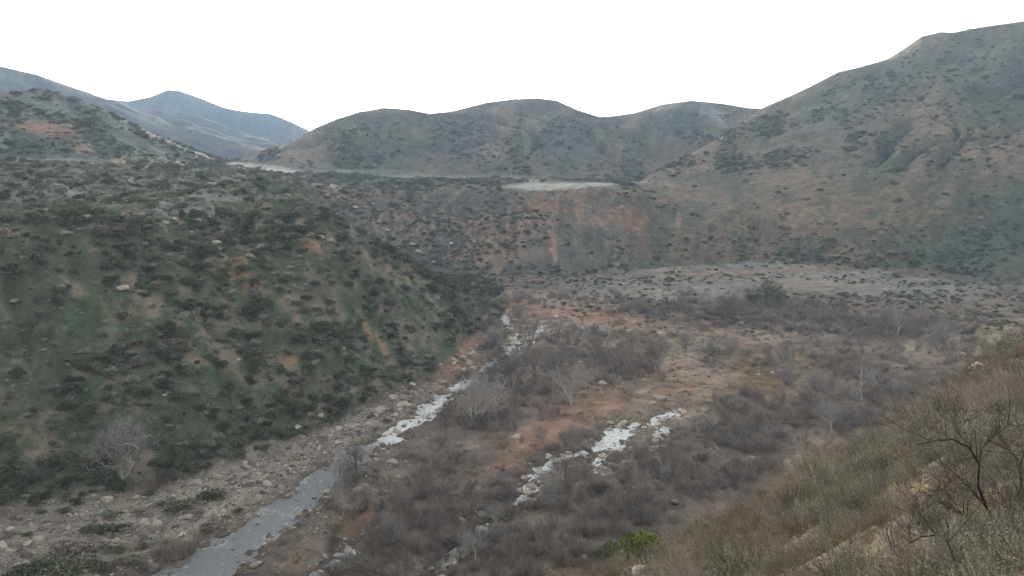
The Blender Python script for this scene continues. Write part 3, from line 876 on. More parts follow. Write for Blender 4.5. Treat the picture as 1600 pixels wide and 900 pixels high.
def scatter(name, label, cat, coll, P, rot, scl, ix):
    """uncountable small plants or stones: one object, instances on points"""
    me = bpy.data.meshes.new(name)
    me.vertices.add(len(P)); me.vertices.foreach_set('co', np.asarray(P, np.float32).ravel())
    a = me.attributes.new('rot', 'FLOAT_VECTOR', 'POINT'); a.data.foreach_set('vector', np.asarray(rot, np.float32).ravel())
    a = me.attributes.new('scl', 'FLOAT_VECTOR', 'POINT'); a.data.foreach_set('vector', np.asarray(scl, np.float32).ravel())
    a = me.attributes.new('ix', 'INT', 'POINT'); a.data.foreach_set('value', np.asarray(ix, np.int32))
    o = link(bpy.data.objects.new(name, me))
    g = bpy.data.node_groups.new(name, 'GeometryNodeTree')
    g.interface.new_socket('Geometry', in_out='INPUT', socket_type='NodeSocketGeometry')
    g.interface.new_socket('Geometry', in_out='OUTPUT', socket_type='NodeSocketGeometry')
    gi = g.nodes.new('NodeGroupInput'); go = g.nodes.new('NodeGroupOutput')
    ip = g.nodes.new('GeometryNodeInstanceOnPoints'); ci = g.nodes.new('GeometryNodeCollectionInfo')
    ci.inputs['Collection'].default_value = coll; ci.inputs['Separate Children'].default_value = True; ci.inputs['Reset Children'].default_value = True
    def na(nm, ty):
        k = g.nodes.new('GeometryNodeInputNamedAttribute'); k.data_type = ty; k.inputs['Name'].default_value = nm
        return k.outputs['Attribute']
    ip.inputs['Pick Instance'].default_value = True
    g.links.new(gi.outputs[0], ip.inputs['Points']); g.links.new(ci.outputs[0], ip.inputs['Instance'])
    g.links.new(na('ix', 'INT'), ip.inputs['Instance Index']); g.links.new(na('rot', 'FLOAT_VECTOR'), ip.inputs['Rotation'])
    g.links.new(na('scl', 'FLOAT_VECTOR'), ip.inputs['Scale']); g.links.new(ip.outputs[0], go.inputs[0])
    md = o.modifiers.new('scatter', 'NODES'); md.node_group = g
    tag(o, label, cat, None, 'stuff')
    return o


F_chap = [leafy('chaparral_form', M_chap, 620, 12) for _ in range(5)]
F_sagefar = [leafy('sage_form', M_chapgrey, 420, 8, .12, .5) for _ in range(4)]
F_brushfar = [leafy('grey_scrub_form', M_brush, 420, 9, .12, .5) for _ in range(2)]
F_brush = [brush('willow_form', M_brush, 50) for _ in range(5)]
M_brushpale = plant_mat('pale_grey_twigs', (0.38, 0.35, 0.32), (0.31, 0.26, 0.20), .2)
F_brushpale = [brush('pale_willow_form', M_brushpale, 40, 1.15, .6) for _ in range(2)]
F_brushb = [brush('dry_brush_form', M_brushbrown, 44, .7, .8) for _ in range(3)]
F_sage = [sprigs('sagebrush_form', M_chapgrey) for _ in range(4)]
F_buck = [sprigs('buckwheat_form', M_buck, 80, 12, .03, .6, .7) for _ in range(3)]
F_olive = [sprigs('olive_form', M_olive, 110, 20, .04, .8, .6) for _ in range(2)]
F_green = [leafy('green_form', M_green, 2600, 14, .07, .95) for _ in range(2)]
F_straw = [sprigs('straw_form', M_straw, 60, 3, .03, .6, .45) for _ in range(3)]
F_dead = [brush('dead_twig_form', M_barkgrey, 26, .9, .8, .010, 9) for _ in range(3)]
F_nearbrush = [brush('near_brush_form', M_brushpale, 90, .9, .8, .007, 11) for _ in range(2)] + [brush('near_brush_form', M_brush, 90, .9, .8, .007, 11)]
F_rock = [rockform('boulder_form', M_rock, 3, 11 + i) for i in range(5)]
F_stone = [rockform('stone_form', M_rock if i % 2 else M_rockdark, 2, 31 + i) for i in range(6)]


# ------------------------------------------------------------------ placing
def sample(n, r0, r1, a0=-0.66, a1=0.66, pw=2.0):
    u = rng.uniform(a0, a1, n)
    t = rng.uniform(0, 1, n)
    r = (r0 ** pw + t * (r1 ** pw - r0 ** pw)) ** (1 / pw)
    x = r * np.sin(u); y = r * np.cos(u)
    return x, y, zat(x, y), u, r


def regat(u, r):
    i = np.clip(np.searchsorted(U, u), 0, nu - 1); j = np.clip(np.searchsorted(V_, np.log(r)), 0, nv - 1)
    return REG[i, j]


def place_kind(base_name, label, cat, group, meshes, x, y, z, s, hz, sink=.04, top=280, stuff=None, tilt=.1, lab_fn=None):
    """the largest in view become objects, the rest one object of ground cover"""
    n = len(x)
    if n == 0: return
    sz = np.where(vis(x, y, z + s * hz * .6), s * F / np.maximum(1, np.sqrt(x * x + y * y + (z - H) ** 2)), 0)
    order = np.argsort(-sz)
    ix = rng.integers(0, len(meshes), n); rz = rng.uniform(0, 6.28, n); tx = rng.normal(0, tilt, n); ty = rng.normal(0, tilt, n)
    sy = s * rng.uniform(.75, 1.25, n); sz_ = s * hz * rng.uniform(.8, 1.2, n)
    for i in order[:top]:
        if sz[i] <= 0: break
        o = link(bpy.data.objects.new(base_name, meshes[ix[i]]))
        o.location = (x[i], y[i], z[i] - sink * s[i]); o.rotation_euler = (tx[i], ty[i], rz[i]); o.scale = (s[i], sy[i], sz_[i])
        lb = lab_fn(x[i], y[i], z[i]) if lab_fn else label
        tag(o, lb, cat, group)
    rest = order[top:]
    if len(rest) and stuff:
        P = np.stack([x, y, z - sink * s], -1)[rest]
        scatter(stuff[0], stuff[1], stuff[2], forms(stuff[0] + '_forms', meshes), P, np.stack([tx, ty, rz], -1)[rest], np.stack([s, sy, sz_], -1)[rest], ix[rest])


def zone_label(what, kind):
    """label built from what one can find next to the plant"""
    def f(x, y, z):
        px, py, _ = proj(x, y, z); px = float(px); py = float(py)
        if kind == 'hill':
            a = 'at left' if px < 110 else 'above the pale sycamore' if px < 290 else 'beside the orange scar' if 330 < px < 430 and py < 470 else 'above the gravel bar' if px < 500 else 'above the creek bend' if px < 640 else 'at its right end'
            b = 'on the flat top of' if py < 325 else 'high on' if py < 440 else 'halfway up' if py < 560 else 'near the foot of'
            return ('%s %s the green hill %s' % (what, b, a)).replace('dark green chaparral', 'dark chaparral').replace('pale grey green', 'pale')
        if kind == 'mount':
            if py < 300 and px < 380: a = 'on the hill with the reddish scar'
            elif px < 640: a = 'on the slope behind the green hill'
            elif px < 1000: a = 'on the flat terrace rim' if py < 315 else 'on the eroded orange bluff' if py < 400 else 'at the foot of the bluff' if py < 450 else 'beyond the creek'
            else: a = ('high on' if py < 200 else 'halfway up' if py < 320 else 'low on') + ' the right mountainside ' + ('near its left spur' if px < 1200 else 'in its middle' if px < 1420 else 'at its right end')
            return '%s %s' % (what, a)
        if kind == 'valley':
            if py > 780: a = 'at the bottom right of the creek' if px > 500 else 'on the gravel at lower left'
            elif px > 1200: a = 'at the foot of the near slope' if py > 560 else 'in front of the far pale flats'
            elif py > 690: a = 'below the white cascade' if px > 830 else 'between creek and cascade'
            elif py > 600: a = 'right of the cascade' if px > 1020 else 'along the orange track'
            elif py > 530: a = 'around the tall pale valley tree' if px < 1000 else 'on the tan sand'
            else: a = 'near the far bend of the creek' if px < 880 else 'behind the far orange bar'
            return '%s %s' % (what, a)
        a = 'beside the dead shrub' if px > 1400 and py > 640 else 'at the upper right edge' if px > 1400 else 'along the bottom edge' if py > 820 else 'on the rim above the thicket' if py < 760 and px < 1300 else 'in the middle'
        return '%s %s of the near slope' % (what, a) if not a.startswith('beside') else '%s %s on the near slope' % (what, a)
    return f


def density(px, py, lst):
    d = np.zeros(len(px))
    for q in lst:
        rot = q[5] if len(q) > 5 else 0
        ca, sa = math.cos(R(rot)), math.sin(R(rot)); dx, dy = px - q[0], py - q[1]
        e = ((dx * ca + dy * sa) / q[2]) ** 2 + ((-dx * sa + dy * ca) / q[3]) ** 2
        d = np.maximum(d, q[4] * np.exp(-e ** 1.5))
    return d


# 1 chaparral on the left hill
x, y, z, u, r = sample(42000, 125, 470, -.66, 0)
rg = regat(u, r); px, py, _ = proj(x, y, z)
n1 = fbm(x / 9, y / 9, 401, 3); n2 = fbm(x / 30, y / 30, 402, 3)
bare = density(px, py, [(370, 415, 30, 30, 1), (430, 508, 120, 9, .8, -4), (480, 470, 50, 40, .3), (600, 545, 14, 45, .9, -25), (585, 520, 12, 30, .9, -25), (450, 560, 24, 24, .7), (485, 388, 26, 16, .6), (620, 435, 50, 12, .5, 38)])
p = np.clip(.30 + .75 * n1 + .3 * n2 + .25 * sstep(420, 640, py) , 0, 1) * (1 - bare) * np.where(py < 330, .45, 1)
k = (rg == 2) & (rng.random(len(x)) < (p * .8 + .10) * np.where(py < 335, .55, 1))
place_kind('shrub', 'low dark green chaparral shrub growing on the steep green hill', 'shrub', 'chaparral shrubs on the green hill', F_chap + F_sagefar[:1] + F_brushfar[:1],
           x[k], y[k], z[k], (.45 + 1.8 * rng.random(k.sum()) ** 1.8) * np.where(r[k] > 250, 1.2, 1), 1.2, top=290,
           lab_fn=zone_label('dark green chaparral shrub', 'hill'), stuff=('hillside_chaparral', 'dense dark green chaparral covering the steep hill left of the creek', 'undergrowth'))
# 2 grey sage between
x, y, z, u, r = sample(26000, 125, 470, -.66, 0)
rg = regat(u, r); px, py, _ = proj(x, y, z)
k = (rg == 2) & (rng.random(len(x)) < np.clip(.25 - .5 * fbm(x / 9, y / 9, 401, 3), .03, .6) * np.where(py < 335, 2.6, .8))
place_kind('sage_bush', 'pale grey green sage bush on the steep green hill', 'shrub', 'sage bushes on the green hill', F_sagefar,
           x[k], y[k], z[k], rng.uniform(.6, 1.5, k.sum()), 1.1, top=120,
           lab_fn=zone_label('pale grey green sage bush', 'hill'), stuff=('hillside_sage', 'pale grey sage scattered over the green hill', 'undergrowth'))
# 3 right mountain, terrace and bluff brush
x, y, z, u, r = sample(260000, 350, 980, -.66, .66, 1.6)
rg = regat(u, r); px, py, _ = proj(x, y, z)
nn = fbm(x / 35, y / 35, 411, 4); n3 = fbm(u * 55, np.log(r) * 9, 204, 4)
lowm = density(px, py, [(1540, 390, 160, 70, .7), (1350, 400, 200, 30, .5), (1100, 390, 200, 30, .45), (1480, 230, 120, 60, .35), (1500, 130, 160, 50, .4), (850, 340, 60, 20, .5), (650, 360, 120, 50, .5)])
lg = np.clip(.9 + 1.5 * fbm(x / 110, y / 110, 415, 3), .1, 1.8)
p = np.where(rg == 6, (.09 + .26 * nn + .25 * n3) * lg + lowm * .6 * np.clip(lg, .4, 1.2), 0) + np.where(rg == 4, .42 + .5 * nn, 0) + np.where((rg == 3), .20 + .4 * nn, 0) + np.where(rg == 5, .05 + .18 * nn + .3 * n3, 0)
fld = density(px, py, [(420, 262, 60, 6, 1, 6), (880, 292, 90, 8, 1), (700, 276, 120, 4, 1), (560, 268, 80, 4, .8)])
sc_ = density(px, py, [(850, 320, 45, 10, .7), (960, 335, 50, 24, .6), (814, 365, 10, 30, .9), (862, 375, 8, 30, .9), (75, 198, 60, 14, .9)])
k = (rng.random(len(x)) < p * .62) & (fld < .25) & (rng.random(len(x)) > sc_) & vis(x, y, z + 2)
s_ = (.5 + 1.5 * rng.random(k.sum()) ** 1.8) * np.where(r[k] > 500, 1.5, 1.0) * np.where(rng.random(k.sum()) < .06, 1.9, 1)
st_ = np.interp(u[k], U, CM[:, -1]); s_ = np.where((z[k] - H) / r[k] > st_ - .012, s_ * .4, s_)
place_kind('mountain_shrub', 'dark round shrub on the brown mountainside or bluff', 'shrub', 'dark shrubs dotting the mountainside and bluff', F_chap + F_sagefar[:2] + F_brushfar,
           x[k], y[k], z[k], s_, 1.05, top=290,
           lab_fn=zone_label('dark round shrub', 'mount'), stuff=('mountain_brush', 'dark brush dotted over the far slopes and bluff', 'undergrowth'))
# 4 flats under the bluff: low grey scrub
x, y, z, u, r = sample(14000, 225, 420, -.12, .66)
rg = regat(u, r); px, py, _ = proj(x, y, z)
dd = density(px, py, [(1400, 470, 260, 16, .9), (1550, 500, 120, 22, 1), (1150, 470, 260, 12, .5), (1100, 495, 200, 10, 1, 3), (1300, 505, 200, 16, .8), (1200, 440, 400, 26, .25), (950, 440, 250, 16, .5), (1480, 440, 200, 20, .35)])
k = ((rg == 0) | (rg == 4)) & (rng.random(len(x)) < dd * .8 * np.clip(.8 + 1.5 * fbm(x / 14, y / 14, 416, 3), .08, 1.3)) & (stream_d(x, y) > 1)
kk = np.where(k)[0]; g_ = rng.random(len(kk)) < .5
for sel, ms, nm, lab, gp, st in ((kk[g_], F_chap, 'flat_shrub', 'dark green shrub on the pale flats under the bluff', 'dark shrubs on the pale flats', ('flats_scrub', 'dark green scrub over the pale flats beyond the creek', 'undergrowth')),
                                 (kk[~g_], F_sagefar, 'flat_sage', 'grey green sage bush on the pale flats under the bluff', 'sage bushes on the pale flats', ('flats_sage', 'grey sage over the pale flats beyond the creek', 'undergrowth'))):
    place_kind(nm, lab, 'shrub', gp, ms, x[sel], y[sel], z[sel], rng.uniform(.4, 1.5, len(sel)), 1.0, top=120, stuff=st)
# 5 bare willow thickets of the valley floor
THICK = [(600, 830, 120, 60, 1, -20), (700, 790, 90, 50, .9, -20), (760, 870, 120, 50, 1), (880, 830, 120, 55, 1, -20), (1000, 760, 170, 55, 1.1, -18), (1150, 705, 170, 50, 1.1, -18), (1280, 660, 120, 46, 1, -20),
         (690, 720, 80, 30, .45, -25), (770, 660, 50, 40, .6), (830, 620, 60, 50, .6), (930, 560, 90, 45, .75), (860, 580, 60, 40, .6), (1000, 530, 60, 28, .5), (1120, 555, 60, 24, .4), (1230, 570, 60, 30, .35),
         (1330, 580, 90, 40, .85), (1390, 510, 110, 18, 1.2), (1250, 505, 130, 18, .9), (1120, 480, 160, 14, .8), (1440, 590, 100, 40, .8, -20), (1180, 640, 90, 30, .7), (1350, 640, 80, 40, .8), (1500, 545, 100, 16, .7),
         (900, 700, 40, 18, .8, -20), (880, 750, 60, 16, .6, -20), (540, 760, 30, 24, .3), (780, 500, 50, 24, .8), (260, 860, 30, 22, .6), (240, 715, 70, 40, .4), (400, 660, 60, 30, .4), (890, 470, 160, 10, .5), (755, 620, 40, 30, .9), (790, 580, 40, 40, .9), (770, 545, 25, 30, .7), (720, 650, 30, 20, .7), (640, 760, 60, 24, .6), (740, 830, 120, 60, 1, -30), (700, 880, 90, 40, 1), (1090, 790, 90, 40, .9, -25), (620, 850, 140, 60, 1.3, -15), (850, 850, 160, 50, 1.4, -10), (980, 800, 120, 40, 1.4, -22), (1150, 740, 120, 40, 1.3, -22), (760, 790, 40, 30, 1)]
x, y, z, u, r = sample(40000, 98, 340, -.62, .66)
rg = regat(u, r); px, py, _ = proj(x, y, z)
sd = stream_d(x, y)
dd = density(px, py, THICK) * np.clip(1.15 + 1.3 * fbm(x / 9, y / 9, 421, 3), .15, 1.3)
dd *= 1 - .9 * np.clip(density(px, py, [(1430, 542, 90, 14, 1), (1540, 528, 60, 8, 1), (1090, 560, 70, 40, .9), (1060, 620, 60, 40, .85), (880, 662, 130, 15, .9, -24), (800, 715, 90, 14, .9, -30), (1180, 528, 70, 14, .9), (900, 495, 150, 14, .8, 5),
                                        (1230, 600, 70, 40, .7), (1200, 440, 400, 26, 1), (990, 515, 100, 12, .8, 8), (950, 690, 90, 22, .9, -25), (860, 740, 40, 26, .8, -40), (1030, 510, 60, 10, .8), (640, 690, 70, 14, .7, -32), (620, 735, 50, 20, .6)]), 0, 1)
k = (rg != 2) & (rng.random(len(x)) < dd * .55) & (sd > .8)
s_ = (.7 + 2.1 * rng.random(k.sum()) ** 1.4) * np.where(r[k] > 230, .95, 1)
place_kind('bare_willow_shrub', 'leafless grey brown willow shrub in the valley thicket', 'shrub', 'leafless willow shrubs in the valley thickets', F_brush[:4] + F_brushpale * 2, x[k], y[k], z[k], s_, 1.05, top=300,
           lab_fn=zone_label('leafless grey brown willow shrub', 'valley'), stuff=('willow_thicket', 'leafless purple grey thicket along the creek and side stream', 'thicket'))
# 6 dry brown brush and small green scrub on the floor
x, y, z, u, r = sample(15000, 98, 340, -.62, .66)
rg = regat(u, r); px, py, _ = proj(x, y, z)
dd = np.clip(.16 + .3 * fbm(x / 14, y / 14, 431, 3), .02, 1) + density(px, py, [(1210, 600, 100, 60, .4), (760, 740, 60, 60, .3), (640, 780, 60, 40, .4)])
dd *= 1 - .8 * density(px, py, [(300, 780, 200, 50, 1, -18), (60, 850, 200, 60, 1), (1430, 540, 80, 10, 1), (870, 665, 130, 16, .7, -24), (960, 622, 100, 14, .7)])
k = (rg == 0) & (rng.random(len(x)) < dd * .5) & (stream_d(x, y) > .8)
place_kind('dry_bush', 'low dry brown bush on the valley floor', 'shrub', 'dry brown bushes on the valley floor', F_brushb, x[k], y[k], z[k], rng.uniform(.6, 1.5, k.sum()), .9, top=150,
           lab_fn=zone_label('low dry brown bush', 'valley'), stuff=('dry_brush', 'low dry brown brush over the valley floor', 'undergrowth'))

print('individual placing')


def shrub_at(px, py, wpx, meshes, label, name='shrub', cat='shrub', hz=.8, group=None, rmin=2.0, sink=.05):
    X, Y, Z = hit(px, py, rmin)
    d = math.sqrt(X * X + Y * Y + (Z - H) ** 2); s = wpx / F * d / 2 / .85
    o = link(bpy.data.objects.new(name, meshes[rng.integers(len(meshes))]))
    o.location = (X, Y, Z - sink * s); o.scale = (s, s * rng.uniform(.85, 1.15), s * hz); o.rotation_euler = (0, 0, rng.uniform(0, 6.28))
    tag(o, label, cat, group)
    return o


# low dark shrubs on the gravel bar
for px, py, wp, lab in ((330, 778, 46, 'dark shrub standing alone on the gravel at the right of the shrub patch'), (283, 795, 50, 'dark green shrub topmost of the patch on the gravel bar'), (262, 788, 30, None), (305, 805, 30, None),
                        (222, 806, 30, None), (176, 806, 30, None), (152, 834, 46, None), (212, 832, 40, None), (186, 830, 36, None), (112, 864, 70, None), (88, 880, 60, None), (60, 894, 70, None), (128, 890, 60, None), (28, 900, 50, None),
                        (158, 860, 40, None), (182, 862, 30, None), (232, 852, 34, None), (200, 878, 34, None), (160, 890, 34, None), (236, 772, 20, None), (120, 786, 26, None), (64, 802, 20, None), (42, 836, 16, None), (15, 836, 22, None),
                        (370, 800, 20, None), (325, 828, 30, None), (386, 760, 24, None), (100, 800, 24, None)):
    shrub_at(px, py, wp, F_chap + F_brushfar[:1], lab or 'low dark shrub on the gravel bar at lower left', 'gravel_bar_shrub', hz=.62, group='low shrubs on the gravel bar')
for px, py, wp in ((275, 872, 62), (290, 860, 44), (255, 862, 36)):
    shrub_at(px, py, wp, F_brush, 'leafless purple brown shrub beside the creek at lower left', 'bare_shrub', hz=1.05, group='leafless shrubs by the creek edge')

# ------------------------------------------------------------------ stones
x, y, z, u, r = sample(170000, 100, 330, -.64, .5)
rg = regat(u, r); px, py, _ = proj(x, y, z); sd = stream_d(x, y)
bar = density(px, py, [(60, 850, 260, 70, .8, -12), (260, 800, 200, 50, .8, -18), (400, 745, 150, 45, 1, -22), (520, 690, 120, 28, 1, -25), (600, 640, 110, 26, 1, -28), (740, 560, 50, 30, 1), (900, 520, 110, 16, .6), (560, 770, 80, 36, .8, -35),
                       (1000, 560, 160, 50, .4), (960, 520, 100, 16, .8), (960, 700, 60, 30, .8, -25), (860, 740, 60, 24, .8, -30), (760, 560, 60, 30, .9), (600, 740, 60, 24, .5)])
p = np.clip(bar, 0, 1) * .55 + np.exp(-np.abs(sd - .2) / 2.0) * .75 * (rng.random(len(x)) < .9) + .02
k = (rg == 0) & (rng.random(len(x)) < p * .5) & (sd > -2.6) & ((sd > -.7) | (rng.random(len(x)) < .3))
s_ = .15 * np.exp(rng.exponential(.55, k.sum())); s_ = np.clip(s_, .12, 1.0)
z = np.where((sd < .6) & (r < 330), np.maximum(z, .02), z)
place_kind('boulder', 'rounded pale creek boulder among the cobbles by the water', 'boulder', 'rounded boulders along the creek', F_stone, x[k], y[k], z[k], s_, .9, sink=-.02, top=290, tilt=.3,
           lab_fn=zone_label('rounded creek stone', 'valley'), stuff=('cobbles', 'pale cobbles and gravel along the creek bed', 'cobbles'))
x, y, z, u, r = sample(150000, 104, 260, -.64, .2)
px, py, _ = proj(x, y, z); sd = stream_d(x, y)
bar = density(px, py, [(60, 850, 260, 70, .9, -12), (260, 800, 200, 50, 1, -18), (400, 745, 150, 45, 1, -22), (520, 690, 120, 28, 1, -25), (600, 640, 110, 26, 1, -28), (560, 770, 80, 36, .7, -35)])
k = (regat(u, r) == 0) & (rng.random(len(x)) < bar * .6) & (sd > .3)
n_ = int(k.sum()); s0 = .09 * np.exp(rng.exponential(.3, n_))
scatter('river_gravel', 'fine pale gravel on the bars beside the creek', 'gravel', forms('river_gravel_forms', F_stone), np.stack([x, y, z], -1)[k], np.stack([rng.normal(0, .3, n_), rng.normal(0, .3, n_), rng.uniform(0, 6.28, n_)], -1), np.stack([s0 * 1.3, s0, s0 * .8], -1), rng.integers(0, 6, n_))
# big named boulders
for px, py, wp, lab in ((545, 668, 18, 'pale oval boulder on the gravel above the bend of the creek'), (595, 640, 16, 'pale boulder with flat top beside the orange bank'), (583, 616, 10, 'small pale boulder at the hill foot, left of a pair'),
                        (613, 620, 14, 'pale block boulder at the hill foot, right of a pair'), (615, 632, 13, 'pale low boulder just below the block boulder'), (630, 632, 18, 'brown grey boulder on the orange bank'), (737, 768, 32, 'large pale flat boulder on the orange bar beyond the thicket'),
                        (712, 772, 14, 'small pale boulder just left of the large flat one'), (808, 683, 16, 'flat pale slab on the orange bar'), (612, 722, 14, 'pale boulder just right of the creek below the bend'), (525, 720, 16, 'grey boulder at the left water edge below the bend'),
                        (975, 500, 12, 'pale boulder on the far orange bar'), (465, 668, 12, 'pale boulder alone at the foot of the green hill'), (500, 650, 12, 'low pale boulder by the dark shrubs at the hill foot'), (797, 530, 14, 'pale boulder beside the far riffle'),
                        (272, 890, 18, 'rounded grey boulder at the left edge of the creek near the bottom'), (1030, 622, 16, 'flat grey slab lying across the orange track'), (1100, 605, 12, 'pale stone on the orange track'), (945, 742, 14, 'pale boulder in the bare thicket')):
    shrub_at(px, py, wp, F_rock, lab, 'boulder', 'boulder', hz=.85, sink=.0, rmin=100)
shrub_at(1012, 893, 46, F_rock, 'smooth tan rock sticking out of the slope at the bottom edge', 'rock_outcrop', 'rock', hz=.8, sink=.1, rmin=15)
shrub_at(1578, 798, 9, F_rock, 'small pale stone under the dead branches at right', 'stone', 'stone', sink=0)
# pale rocks on the left hill
for i, (px, py, wp) in enumerate(((224, 337, 9), (136, 340, 8), (146, 344, 7), (212, 338, 7), (258, 349, 9), (272, 343, 8), (310, 346, 7), (326, 340, 7), (155, 355, 5), (338, 380, 8), (348, 375, 6), (191, 451, 12), (20, 474, 8), (228, 382, 8), (299, 363, 5), (500, 372, 9), (516, 378, 9), (481, 369, 5),
                                  (450, 338, 9), (258, 620, 5), (372, 566, 6), (554, 326, 8), (705, 381, 6), (620, 390, 5), (655, 395, 10), (678, 412, 6), (645, 383, 7), (605, 361, 7), (583, 319, 5), (862, 313, 4), (922, 325, 4))):
    shrub_at(px, py, wp * 1.3, F_rock, ('pale boulder on the top edge of the green hill' if px < 345 and py < 390 else 'pale boulder on the brushy slope below the terrace' if px > 540 else 'pale boulder among the chaparral of the green hill'),
             'hill_boulder', 'boulder', hz=.9, group=('boulders on the hill rim' if px < 345 and py < 390 else 'boulders below the terrace' if px > 540 else 'boulders in the chaparral'), sink=-.1)


# ------------------------------------------------------------------ bare trees
def tree_meshes(seed, mat_b, mat_t, multi=1, spread=.5, leafy_=False, dens=1.0):
    """unit-height leafless tree: trunk + limbs (tubes) and a crown of fine twigs"""
    global rng
    keep = rng; rng = np.random.default_rng(seed)
    tb, cb = MB(), MB()
    def grow(p, d, L, rad, lev):
        k = 4 if lev < 2 else 3
        pts = [p]; q = p.copy(); dd = d.copy()
        for i in range(k):
            dd = nrm(dd + rng.normal(size=3) * (.16 if lev < 2 else .25) + np.array([0, 0, .10]))
            q = q + dd * L / k; pts.append(q.copy())
        c = rng.uniform(.8, 1.15)
        r1 = rad * .5
        if rad > .0035: tb.tube(pts, [rad + (r1 - rad) * i / k for i in range(k + 1)], c, 5 if lev < 2 else 4)
        else: cb.ribbon(pts, max(rad * 2.2, .004), .0022, c)
        if lev >= 5: return
        nb = [4, 4, 4, 4, 3][lev]
        nb = max(2, int(nb * dens + rng.random()))
        for i in range(nb):
            s = rng.uniform(.35, 1) if i else 1.0
            j = min(k - 1, int(s * k)); f = s * k - j
            b0 = pts[j] * (1 - f) + pts[j + 1] * f if j < k else pts[-1]
            ax = nrm(np.cross(dd, rng.normal(size=3)))
            ang_ = rng.uniform(.35, .95) * (1 if i else .35) * (.7 + spread)
            nd = nrm(dd * math.cos(ang_) + ax * math.sin(ang_))
            grow(b0, nd, L * rng.uniform(.55, .82), max(rad * (.62 if i == 0 else .48) , .0016), lev + 1)
    for m in range(multi):
        a = rng.uniform(0, 6.28)
        d = nrm(np.array([math.cos(a) * spread * .5 * (multi > 1), math.sin(a) * spread * .5 * (multi > 1), 1]))
        grow(np.array([math.cos(a) * .02, math.sin(a) * .02, -.03]), d, .34 * rng.uniform(.85, 1.1), .024 if multi == 1 else .018, 0)
    V = np.array(tb.V + cb.V); hgt = V[:, 2].max()
    tb.V = [v / hgt for v in tb.V]; cb.V = [v / hgt for v in cb.V]
    if leafy_:
        tips = np.array(cb.V)
        for i in range(380):
            p = tips[rng.integers(len(tips))] + rng.normal(size=3) * .015
            cb.leaf(p, rng.normal(size=3), .02, .04, rng.uniform(.6, 1.3))
    t = tb.mesh('trunk', mat_b, True); c = cb.mesh('crown', mat_t)
    rng = keep
    return t, c


M_twigpale = plant_mat('pale_twigs', (0.45, 0.42, 0.39), (0.36, 0.34, 0.315), .15)
TM = [tree_meshes(1, M_bark, M_twigpale, 1, .6), tree_meshes(2, M_bark, M_twigpale, 3, .7), tree_meshes(3, M_barkgrey, M_brush, 1, .35), tree_meshes(4, M_barkgrey, M_brush, 2, .5), tree_meshes(5, M_bark, M_twigpale, 2, .5),
      tree_meshes(6, M_barkgrey, M_chap, 3, .7, True), tree_meshes(7, M_barkgrey, M_twigpale, 4, .9)]
TREES = [(188, 752, 100, 1, 'pale leafless sycamore with several trunks at the foot of the green hill'),
         (742, 662, 80, 1, 'pale leafless sycamore leaning over the right bank of the creek'),
         (775, 648, 62, 0, 'thin leafless tree just right of the leaning sycamore'),
         (697, 680, 46, 2, 'short dark leafless tree between creek and thicket below the bend'),
         (556, 748, 62, 2, 'slim dark leafless tree at the water edge of the creek'),
         (893, 632, 82, 4, 'tall pale leafless tree in the middle of the valley'),
         (1348, 648, 78, 0, 'pale thin leafless tree at the foot of the near slope'),
         (1302, 676, 62, 4, 'pale leafless tree left of the thin one at the slope foot'),
         (960, 604, 78, 3, 'grey leafless tree behind the tall pale valley tree'),
         (1034, 586, 64, 3, 'grey leafless tree beside the orange track'),
         (800, 612, 72, 3, 'grey leafless tree behind the leaning sycamore'),
         (833, 604, 66, 2, 'narrow leafless tree between the two streams'),
         (822, 548, 64, 3, 'leafless tree hiding the far riffle'),
         (812, 520, 44, 2, 'small leafless tree at the far bend of the creek'),
         (865, 598, 56, 3, 'bushy leafless tree left of the tall pale valley tree'),
         (925, 580, 62, 3, 'round leafless tree above the valley thicket'),
         (985, 565, 52, 2, 'leafless tree near the far orange bar'),
         (1112, 568, 46, 6, 'round grey leafless tree on the tan sand'),
         (1140, 560, 40, 6, 'round grey leafless tree just right of its twin on the tan sand'),
         (1070, 545, 34, 6, 'small grey leafless tree on the tan bar'),
         (1195, 478, 48, 5, 'tall dark evergreen tree on the pale flats'),
         (1176, 482, 34, 5, 'shorter dark evergreen tree left of the tall one'),
         (1215, 480, 30, 5, 'small dark evergreen tree right of the tall one'),
         (1076, 486, 42, 3, 'leftmost of the grey trees lining the far flats'),
         (1105, 490, 36, 6, 'grey round tree lining the far flats'),
         (1134, 492, 40, 3, 'upright grey tree lining the far flats'),
         (1160, 494, 38, 6, 'grey tree directly left of the evergreen trees'),
         (1000, 488, 26, 6, 'small grey tree behind the orange bar'),
         (1310, 500, 34, 3, 'dark leafless tree left of the dense far thicket'),
         (1372, 522, 46, 3, 'grey upright tree left of a pair over the far sand patch'),
         (1402, 522, 46, 4, 'grey upright tree right of a pair over the far sand patch'),
         (1440, 522, 38, 3, 'leafless tree at the right end of the far thicket'),
         (1468, 548, 46, 6, 'pale rounded leafless willow on the far sand patch'),
         (1225, 600, 38, 6, 'grey leafless tree on the olive grass of the valley'),
         (1270, 620, 44, 6, 'grey leafless tree right of the olive grass'),
         (1400, 560, 40, 3, 'dark leafless tree below the far sand patch'),
         (640, 800, 46, 3, 'leafless tree in the thicket right of the creek'),
         (690, 850, 56, 3, 'leafless tree in the dark thicket at the bottom'),
         (800, 800, 50, 3, 'leafless tree beside the narrow white side stream'),
         (905, 775, 56, 3, 'leafless tree in the thicket under the cascade'),
         (1060, 742, 50, 3, 'leafless tree in the purple thicket below the cascade'),
         (1180, 712, 44, 3, 'leafless tree in the right part of the purple thicket'),
         (905, 705, 50, 3, 'dark leafless tree splitting the white cascade')]
